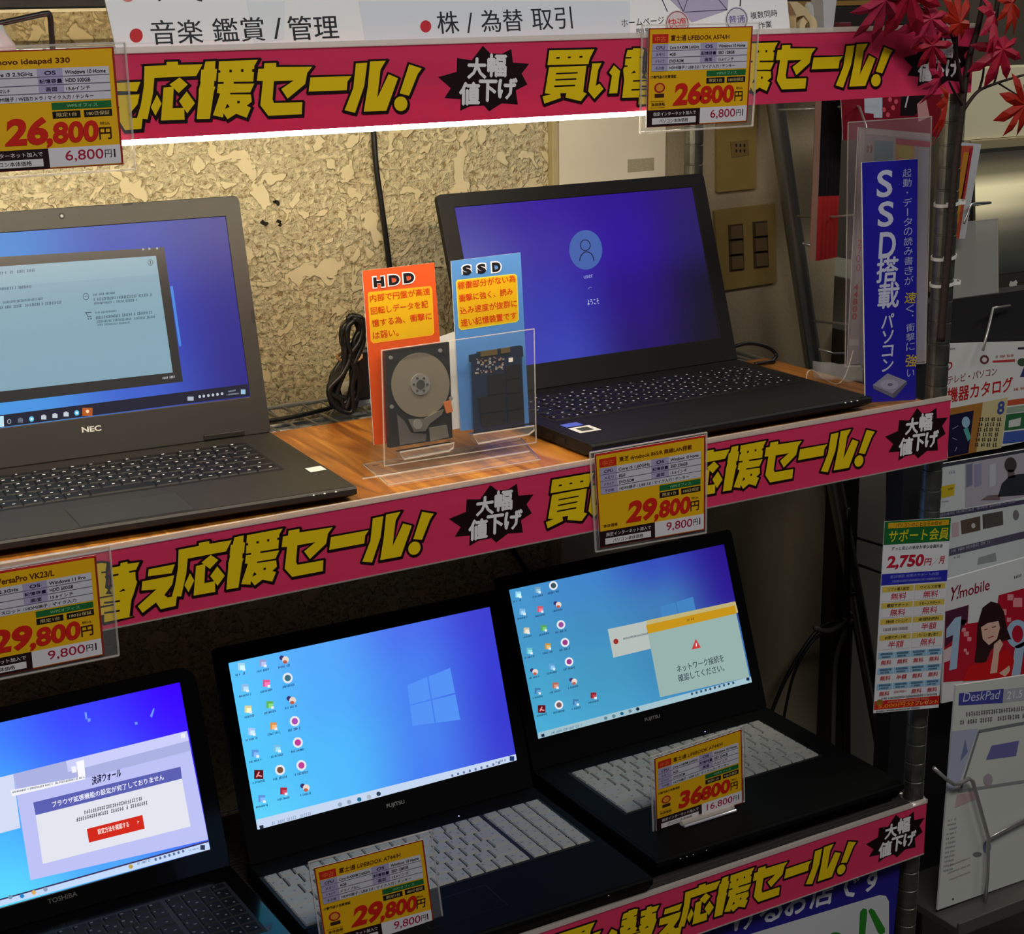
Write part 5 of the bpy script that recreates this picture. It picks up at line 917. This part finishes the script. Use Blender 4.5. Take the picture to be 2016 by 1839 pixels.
pocket([(1603, 632), (1660, 638), (1706, 640)], .0019, .41, .25); pocket([(1612, 688), (1640, 696), (1664, 696)], .0016, .41)
pocket([(1898, 440), (1906, 415), (1912, 403), (1920, 400), (1950, 399), (1916, 404)], .0017, .17, .2); pocket([(1935, 690), (1945, 650), (1955, 607), (1988, 602)], .0019, .17, .2)
pocket([(1838, 1512), (1860, 1532), (1878, 1544), (1890, 1543), (1908, 1533), (1915, 1538), (1946, 1650), (1944, 1720), (1938, 1790)], .0028, .088); pocket([(1947, 1650), (1980, 1632), (2050, 1596)], .0022, .09)
pocket([(1680, 1057), (1735, 1073), (1790, 1086)], .0022, .46, .4, M_MATTE); pocket([(1690, 1112), (1730, 1126), (1790, 1150)], .0022, .46, .4, M_MATTE)
for x0, x1, w_ in ((1752, 1748, .0055), (1770, 1764, .005), (1812, 1806, .012)):
    m = MB(); a, b = at(x0, 905, y=.42), at(x1, 1400, y=.42); d = (a-b)/(a.z-b.z); m.tube([b-d*b.z, a+d*.02], w_, mat('dark_steel', (52, 52, 52), .35, metal=.6), 10); obj('upright', m, rk, smooth=True)
a, b = at(1846, 1800, y=.1), at(2060, 1722, y=.1); m = MB(); m.bb((a.x-.004, .06, a.z-.012), (.62, .2, a.z), mat('tray_grey', (92, 92, 86), .45, metal=.3)); m.bb((a.x-.004, .056, a.z-.012), (.62, .06, a.z+.008), mat('tray_grey', (92, 92, 86), .45, metal=.3)); obj('bottom_tray', m, rk, .001)
m = MB(); m.bb((a.x, .21, .26), (.62, .24, 1.12), mat('rack_back', (34, 32, 34), .6)); obj('back_panel', m, rk)
LF = 'leaflets in the brochure rack'
def catalog(p, q):
    p.tx('テレビ・パソコン', (1865, 757), (1962, 738), 16, (130, 44, 56), 1, .012); p.tx('機器カタログ', (1864, 794), (1992, 770), 29, (186, 30, 34), 1, .025); p.tx('D', (1861, 730), (1873, 728), 16, (170, 30, 40), 1, .02, .2)
    p.ring(1938, 708, 9, 9, 4, (110, 60, 60), 1); p.pg([(1954, 710), (1998, 707), (1998, 712), (1954, 714)], (190, 60, 60), 1); p.fine((1960, 705), (1996, 702), 5, (170, 90, 90), 1, 3); p.el(2012, 713, 9, 8, (60, 84, 60), 1)
    p.fine((1864, 690), (1882, 688), 4, (120, 116, 130), 1, 2); p.pg([(2004, 684), (2045, 682), (2045, 687), (2004, 688)], (50, 50, 56), 1); p.pg([(2008, 742), (2016, 722), (2045, 720), (2045, 742)], (50, 54, 120), 1)
    p.pg([(1866, 805), (1935, 792), (1922, 890), (1866, 902)], (168, 112, 50), 1); p.pg([(1866, 818), (1917, 808), (1906, 892), (1866, 900)], (28, 24, 56), 2); p.el(1901, 831, 8, 11, (150, 190, 214), 3); p.pg([(1896, 845), (1905, 841), (1911, 862), (1905, 869)], (84, 170, 160), 3)
    for a, b in (((1874, 845), (1886, 838)), ((1874, 862), (1884, 866)), ((1880, 888), (1883, 880))): p.ln(a, b, 1, (170, 170, 190), 3)
    p.pg([(1935, 792), (1984, 782), (1971, 882), (1922, 890)], (204, 192, 140), 1); p.tx('8', (1962, 817), (1976, 815), 26, (60, 76, 150), 2, .03)
    for i, x in enumerate((1931, 1943, 1954, 1966)): 
        for k in range(6): p.fine((x-k*1.8-3, 830+k*10), (x-k*1.8+5, 829+k*10), 8, (50, 46, 36), 2, i*7+k, .95)
    for y0, y1, c in ((786, 797, (196, 84, 50)), (800, 812, (150, 170, 150)), (814, 846, (44, 104, 60)), (849, 872, (66, 92, 170))): p.pg([(1984-(y0-786)*.12, y0+2), (2045, y0-6), (2045, y1-6), (1984-(y1-786)*.12, y1+2)], c, 1)
    p.pg([(1986, 828), (2010, 822), (2008, 838), (1985, 842)], (206, 210, 206), 2); p.fine((1996, 770), (2045, 762), 6, (186, 90, 70), 1, 4)
def company(p, q):
    p.pg([(1850, 914), (2045, 880), (2045, 886), (1850, 921)], (60, 60, 74), 1); p.pg([(1900, 912), (2045, 886), (2045, 972), (1900, 1000)], (176, 170, 180), 1)
    for x0, x1, c in ((1902, 1914, (120, 122, 150)), (1918, 1932, (146, 146, 178)), (1948, 1960, (196, 196, 200))): p.pg([(x0, 915), (x1, 912), (x1, 955), (x0, 960)], c, 2)
    p.el(1989, 915, 12, 15, (70, 60, 62), 3); p.pg([(1983, 925), (1996, 925), (1998, 940), (1984, 942)], (110, 92, 92), 3); p.pg([(1964, 978), (1972, 952), (1986, 938), (2000, 934), (2045, 930), (2045, 972)], (48, 50, 58), 3); p.pg([(1930, 985), (1945, 975), (1968, 974), (1968, 984)], (120, 100, 104), 3)
    p.fine((1862, 935), (1881, 931), 6, (150, 156, 170), 1, 2); p.pg([(1852, 958), (1880, 952), (1878, 975), (1850, 982)], (206, 180, 40), 1); p.fine((1862, 966), (1876, 963), 4, (110, 90, 20), 2, 2); p.fine((1850, 990), (1868, 988), 3, (150, 160, 170), 1, 5)
    p.pg([(1844, 1011), (2045, 979), (2045, 987), (1870, 1017), (1844, 1019)], (70, 66, 88), 1); p.fine((1850, 1017), (2000, 989), 5, (150, 150, 170), 2, 9)
    p.pg([(1891, 1025), (1930, 1016), (1930, 1044), (1893, 1052)], (92, 76, 64), 1); p.pg([(1934, 1013), (1974, 1006), (1975, 1033), (1935, 1042)], (84, 78, 72), 1); p.el(1916, 1035, 4, 5, (200, 196, 190), 2); p.el(2000, 1014, 6, 10, (120, 116, 120), 1); p.pg([(1874, 1030), (1888, 1027), (1888, 1055), (1874, 1058)], (196, 172, 176), 1)
    p.pg([(1869, 1081), (2045, 1039), (2045, 1053), (1868, 1095)], (84, 80, 98), 1); p.fine((1873, 1088), (1950, 1069), 6, (160, 160, 176), 2, 4); p.pg([(1926, 1098), (1960, 1088), (1962, 1104), (1924, 1112)], (150, 156, 156), 1); p.fine((1878, 1100), (1890, 1097), 4, (140, 146, 150), 1, 3)
def mobile(p, q):
    p.tx('Y!', (1866, 1186), (1886, 1179), 27, (130, 24, 44), 1, .01, .3); p.tx('mobile', (1889, 1178), (1948, 1161), 21, (150, 34, 54), 1, .01); p.fine((1990, 1142), (2012, 1135), 6, (110, 110, 116), 1, 2)
    p.pg([(1861, 1204), (1907, 1191), (1905, 1228), (1920, 1226), (1960, 1215), (1966, 1172), (2045, 1150), (2045, 1330), (1857, 1343)], (190, 24, 48), 1); p.pg([(1861, 1204), (1907, 1191), (1904, 1222), (1886, 1250), (1860, 1275)], (84, 36, 60), 2); p.pg([(1858, 1280), (1876, 1270), (1870, 1300), (1857, 1305)], (226, 200, 206), 2)
    p.pg([(1863, 1238), (1880, 1216), (1892, 1213), (1883, 1316), (1868, 1320), (1876, 1250), (1862, 1256)], (170, 200, 226), 3)
    for x, y, s in ((1897, 1225, 5), (1902, 1248, 5), (1908, 1258, 4), (1897, 1240, 4), (1904, 1286, 3), (1989, 1176, 6), (2003, 1186, 9), (1975, 1205, 6), (1986, 1220, 4), (1900, 1280, 3)): p.rc(x-s, y-s, x+s, y+s, (240, 150, 156), 2)
    p.ring(2003, 1248, 22, 28, 11, (170, 200, 226), 2); p.pg([(1998, 1272), (2018, 1262), (2008, 1330), (1990, 1332)], (170, 200, 226), 2)
    H = (48, 24, 22); SK = (232, 190, 170)
    p.pg([(1934, 1196), (1950, 1184), (1966, 1188), (1976, 1204), (1982, 1238), (1990, 1258), (1972, 1262), (1950, 1280), (1940, 1305), (1918, 1304), (1922, 1270), (1924, 1230)], H, 3)
    p.pg([(1930, 1232), (1942, 1222), (1964, 1218), (1968, 1236), (1962, 1258), (1946, 1270), (1934, 1258)], SK, 4); p.pg([(1928, 1236), (1932, 1216), (1950, 1208), (1968, 1218), (1966, 1222), (1944, 1226)], H, 5); p.ln((1937, 1240), (1943, 1238), 1.5, H, 5); p.ln((1952, 1235), (1960, 1233), 1.5, H, 5); p.ln((1944, 1256), (1955, 1252), 1.8, (190, 60, 70), 5); p.ln((1947, 1242), (1946, 1249), .8, (206, 150, 130), 5)
    p.pg([(1895, 1341), (1906, 1312), (1940, 1303), (1960, 1290), (1984, 1276), (1996, 1300), (1990, 1334)], (212, 22, 26), 4); p.pg([(1948, 1326), (1954, 1290), (1956, 1268), (1968, 1258), (1974, 1268), (1966, 1284), (1962, 1324)], SK, 5); p.pg([(1966, 1325), (1986, 1310), (1988, 1320), (1978, 1332)], SK, 5)
def deskpad(p, q):
    p.pg([(1888, 1365), (1976, 1356), (1974, 1384), (1887, 1389)], (70, 72, 160), 1); p.tx('DeskPad', (1895, 1382), (1966, 1376), 18, (206, 210, 234), 2); p.pg([(1977, 1357), (2045, 1349), (2045, 1376), (1975, 1383)], (180, 182, 192), 1); p.tx('21.5', (1981, 1377), (2011, 1373), 15, (240, 240, 244), 2)
    p.fine((1892, 1412), (2045, 1396), 9, (110, 108, 108), 1, 2); p.fine((1890, 1427), (2045, 1411), 9, (110, 108, 108), 1, 3)
    p.pg([(1874, 1440), (1926, 1434), (1888, 1545), (1862, 1560)], (176, 184, 206), 1); p.ln((1927, 1440), (2045, 1418), 6, (122, 126, 130), 2); p.ln((1927, 1440), (1892, 1552), 4, (122, 126, 130), 2); p.ln((1886, 1558), (2045, 1534), 6, (150, 152, 152), 2)
    p.pg([(1952, 1468), (2006, 1458), (2000, 1488), (1941, 1496)], (112, 112, 172), 2); p.el(1945, 1535, 9, 12, (176, 160, 172), 3); p.pg([(1884, 1565), (1925, 1555), (1924, 1572), (1880, 1590)], (206, 176, 176), 2); p.pg([(1900, 1455), (1905, 1480), (1890, 1500)], (120, 130, 170), 2)
    for k in range(12): p.fine((1866-k*.8, 1618+k*9), (1886-k*.8, 1613+k*9), 4, (150, 152, 156), 1, k)
    for k in range(3): p.fine((1866, 1735-k*14), (1910, 1718-k*14), 3, (170, 150, 150), 1, k+20)
    p.el(1924, 1682, 9, 5, (130, 132, 130), 2); p.el(1943, 1668, 8, 12, (120, 130, 170), 2); p.el(1876, 1770, 2, 2, (60, 60, 60), 2, 8)
sheet('catalogue', 'white catalogue with red lettering at the top of the brochure rack', 'catalogue', [(1856, 677), (2045, 672), (2045, 864), (1864, 902)], front(.2), catalog, .004, (222, 222, 218), LF)
sheet('leaflet', 'pale grey company leaflet with a suited man below the white catalogue', 'leaflet', [(1850, 914), (2045, 880), (2045, 1100), (1838, 1160)], front(.17), company, .003, (206, 212, 212), LF)
sheet('leaflet', 'red and white phone leaflet showing a dark haired woman in red', 'leaflet', [(1862, 1142), (2045, 1090), (2045, 1345), (1854, 1385)], front(.14), mobile, .003, (224, 226, 226), LF)
sheet('leaflet', 'large pale leaflet with a blue title box, lowest in the brochure rack', 'leaflet', [(1882, 1350), (2045, 1325), (2045, 1722), (1846, 1792)], front(.1), deskpad, .003, (214, 216, 208), LF)
def pane(name, label, cat, quad, P, mm, thick=.0016, edge=True, d=0):
    m = MB(); q = [P.pt(*P.uv(k), d) for k in quad]; m.prism(q, P.n*-thick, mm)
    if edge:
        for i in range(4): m.tube([q[i], q[(i+1) % 4]], .0009, M_EDGE, 6)
    return tag(obj(name, m), label, cat)
pane('clear_holder', 'frosted clear holder sticking up behind the white catalogue', 'holder', [(1872, 441), (1964, 430), (1966, 690), (1864, 690)], front(.215), clear('frosted_acrylic', (190, 190, 182), veil=.55, rough=.3))
pane('clear_holder', 'clear holder pane behind the blue sign with leaflets inside', 'holder', [(1670, 241), (1834, 230), (1822, 715), (1664, 722)], front(.19), clear('hazy_acrylic', (190, 170, 176), veil=.16))
def inner(p, q):
    p.pg([(1704, 253), (1831, 263), (1831, 276), (1704, 264)], (200, 188, 186), 1); p.pg([(1764, 272), (1831, 279), (1831, 290), (1764, 284)], (190, 60, 74), 1); p.pg([(1722, 276), (1759, 279), (1756, 340), (1720, 340)], (112, 156, 156), 1); p.pg([(1764, 284), (1800, 288), (1800, 330), (1764, 330)], (206, 150, 66), 1); p.el(1782, 300, 15, 14, (190, 176, 40), 2); p.fine((1706, 300), (1720, 300), 14, (150, 110, 90), 1, 3)
    p.pg([(1808, 292), (1828, 294), (1822, 690), (1806, 690)], (176, 178, 190), 1)
    p.pg([(1690, 250), (1703, 253), (1690, 715), (1668, 718), (1684, 540)], (196, 186, 182), 1.5); p.vtx('27', 1692, 470, 500, 8, (206, 90, 100), 3); p.vtx('00', 1689, 500, 535, 8, (206, 90, 100), 3); p.vtx('44800', 1685, 558, 630, 9, (210, 50, 56), 3, .02, -4); p.pg([(1671, 668), (1690, 668), (1690, 680), (1670, 680)], (226, 216, 212), 3)
sheet('leaflet', 'leaflet with red figures in the clear holder behind the blue sign', 'leaflet', [(1690, 250), (1831, 263), (1821, 712), (1668, 718)], front(.2), inner, .001, (176, 170, 166), LF)
def spine(p, q): p.pg([(1893, 287), (1916, 287), (1888, 470), (1866, 470)], (196, 84, 60), 1); p.pg([(1897, 300), (1909, 300), (1886, 440), (1874, 440)], (206, 140, 46), 2); p.pg([(1909, 292), (1916, 290), (1895, 400), (1890, 400)], (176, 40, 60), 2)
sheet('leaflet', 'narrow orange and red leaflet edge right of the maple twig', 'leaflet', [(1892, 280), (1932, 284), (1900, 470), (1864, 470)], front(.195), spine, .001, (206, 208, 212), LF)
def red_poster(p, q):
    p.pg([(1701, 180), (1737, 180), (1737, 232), (1720, 232), (1720, 224), (1702, 222)], (196, 206, 220), 1); p.pg([(1775, 180), (1830, 180), (1812, 214), (1800, 228), (1772, 228)], (26, 18, 20), 1); p.ln((1782, 212), (1790, 178), 3, (206, 200, 200), 2); p.pg([(1805, 205), (1822, 190), (1830, 230), (1808, 240)], (206, 150, 150), 2)
    for x, y in ((1752, 196), (1758, 212), (1748, 226), (1740, 216), (1764, 200)): p.el(x, y, 4, 5, (226, 90, 110), 1, 8)
sheet('wall_poster', 'red poster peeping out under the right end of the topmost banner', 'poster', [(1652, 120), (1872, 110), (1872, 268), (1660, 276)], front(.3), red_poster, .001, (128, 16, 34))
for k in range(5):
    x0 = 1617+k*10.4; a, b, c, d = at(x0, 190, y=.33), at(x0+9.4, 190, y=.33), at(x0+2, 386, y=.33), at(x0+6, 512-k*1.2, y=.33); y0 = .33+k*.002
    m = MB(); m.bb((a.x, y0, c.z), (b.x, y0+.012, a.z+.03), mat('booklet_black', (20, 17, 20), .4)); m.bb((a.x, y0, d.z), (b.x, y0+.012, c.z), mat('booklet_red', (196, 44, 44), .45))
    m.bb((a.x-.0004, y0-.0004, d.z), (a.x+.0006, y0+.011, a.z+.03), mat('booklet_edge', (150, 120, 112) if k == 0 else (60, 20, 24), .5))
    tag(obj('booklet', m), ('black and red booklet spine, first from the slanting pipe', 'black and red booklet spine, second from the slanting pipe', 'black and red booklet spine, third from the slanting pipe', 'black and red booklet spine, fourth from the slanting pipe', 'black and red booklet spine, nearest the blue sign')[k], 'booklet', 'booklets in the rack behind the pipe')
# ------------------------------------------------------------------ behind the rack
a, b = at(1680, 905, y=.66), at(1748, 1330, y=.66); m = MB(); m.bb((a.x, .66, .02), (a.x+.14, 1.1, 1.06), mat('cabinet_grey', (150, 148, 134), .5, noise=.04, nscale=9)); tag(obj('steel_cabinet', m, None, .003), 'grey cabinet side standing in the dark behind the slanting pipe', 'cabinet')
m = MB(); m.bb((.2625, .47, 0), (.302, .6, 1.03), mat('dark_post', (52, 48, 40), .7, noise=.08, nscale=30)); struct('trim_4', m)
cb = thing('cable_bundle', 'grey cables gathered against the dark pillar behind the lower right laptop', 'cable', tuple(at(1650, 1500, y=.45)))
for px, r, mm in (([(1512, 1420), (1545, 1340), (1590, 1265), (1622, 1232), (1660, 1222)], .003, CAB), ([(1538, 1440), (1562, 1330), (1600, 1262), (1640, 1240)], .0022, CAB), ([(1604, 1236), (1630, 1242), (1654, 1230), (1676, 1206)], .004, mat('cable_grey', (110, 108, 100), .5)), ([(1640, 1500), (1642, 1380), (1648, 1290), (1676, 1218)], .0036, mat('cable_grey', (110, 108, 100), .5)), ([(1668, 1500), (1668, 1300), (1668, 1000)], .005, CAB)):
    m = MB(); m.tube(spline([at(*q, y=.425) for q in px]), r, mm, 8); obj('cable', m, cb, smooth=True)
m = MB(); P = front(.32); m.prism([P.pt(*P.uv(q), 0) for q in ((1791, 928), (1800, 928), (1797, 1020), (1791, 1020))], (0, .0008, 0), M_WHITE); tag(obj('paper_strip', m), 'thin white strip hanging between the post and the dark rack', 'strip')
# neighbouring display
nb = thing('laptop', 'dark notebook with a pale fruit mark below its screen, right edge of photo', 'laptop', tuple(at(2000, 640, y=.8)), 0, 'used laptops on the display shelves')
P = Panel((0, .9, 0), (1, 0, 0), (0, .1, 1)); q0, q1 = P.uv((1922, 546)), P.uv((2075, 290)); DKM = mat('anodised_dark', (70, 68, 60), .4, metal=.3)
m = MB(); c0, c1 = P.uv((1918, 592)), P.uv((2080, 282)); u0, u1, v0, v1 = c0.x, c1.x+.1, c0.y, c1.y
m.prism([P.pt(*k, -.0008) for k in ((u0, v0), (u1, v0), (u1, v1), (u0, v1))], P.n*-.007, DKM)
ap = [Vector(P.uv(k)) for k in ((1986, 561), (1989, 553), (1994, 555), (2000, 551), (2003, 556), (2001, 560), (2003, 564), (1999, 568), (1994, 566), (1989, 568))]
m.poly([P.pt(*k, .0005) for k in ap], mat('pale_mark', (206, 206, 198), .4)); obj('lid', m, nb)
grad_plane('screen', P, q0.x, q0.y, q1.x+.1, q1.y, [[(46, 42, 36)]*2, [(96, 90, 68)]*2, [(214, 202, 158), (190, 180, 140)], [(196, 184, 144), (120, 112, 92)], [(112, 106, 86), (70, 66, 58)], [(66, 64, 52), (46, 44, 40)], [(44, 44, 38)]*2, [(30, 30, 27)]*2], nb)  # the pale band is a blurred reflection, painted in as screen glow
zb_ = P.pt(u0, v0).z; m = MB(); m.bb((u0, .62, zb_-.02), (u1, .9, zb_-.004), DKM); obj('base', m, nb, .002)
m = MB()
for r in range(5):
    for k in range(14): m.bb((u0+.02+k*.0195, .84-r*.02, zb_-.004), (u0+.036+k*.0195, .856-r*.02, zb_-.0022), KEY_B)
obj('keyboard', m, nb)
m = MB(); m.bb((u0-.12, .55, zb_-.05), (u1+.3, 1.3, zb_-.021), mat('table_dark', (44, 38, 32), .5)); m.bb((u0+.25, .6, 0), (u0+.3, 1.25, zb_-.05), M_MATTE); m.bb((u1+.2, .6, 0), (u1+.25, 1.25, zb_-.05), M_MATTE); tag(obj('display_table', m, None, .002), 'dark table carrying the notebook at the right edge of the photo', 'table')
P = front(1.05); a, b = P.uv((1898, 276)), P.uv((2090, 128)); m = MB(); m.bb((a.x, 1.05, a.y), (b.x+.3, 1.12, b.y), mat('bright_board', (244, 236, 200), .6)); wb = thing('display_board', 'cream board with a lower rail behind the maple leaves at the right edge', 'board', ((a.x+b.x)/2+.15, 1.08, a.y-.03)); obj('board', m, wb)
m = MB(); m.bb((a.x+.01, 1.04, a.y-.022), (b.x+.3, 1.12, a.y-.001), mat('cream_rail', (170, 158, 122), .5)); obj('rail', m, wb, .002)
m = MB(); m.bb((a.x-.004, 1.046, zb_), (a.x+.016, 1.12, a.y), mat('cream_rail', (170, 158, 122), .5)); obj('support', m, wb)
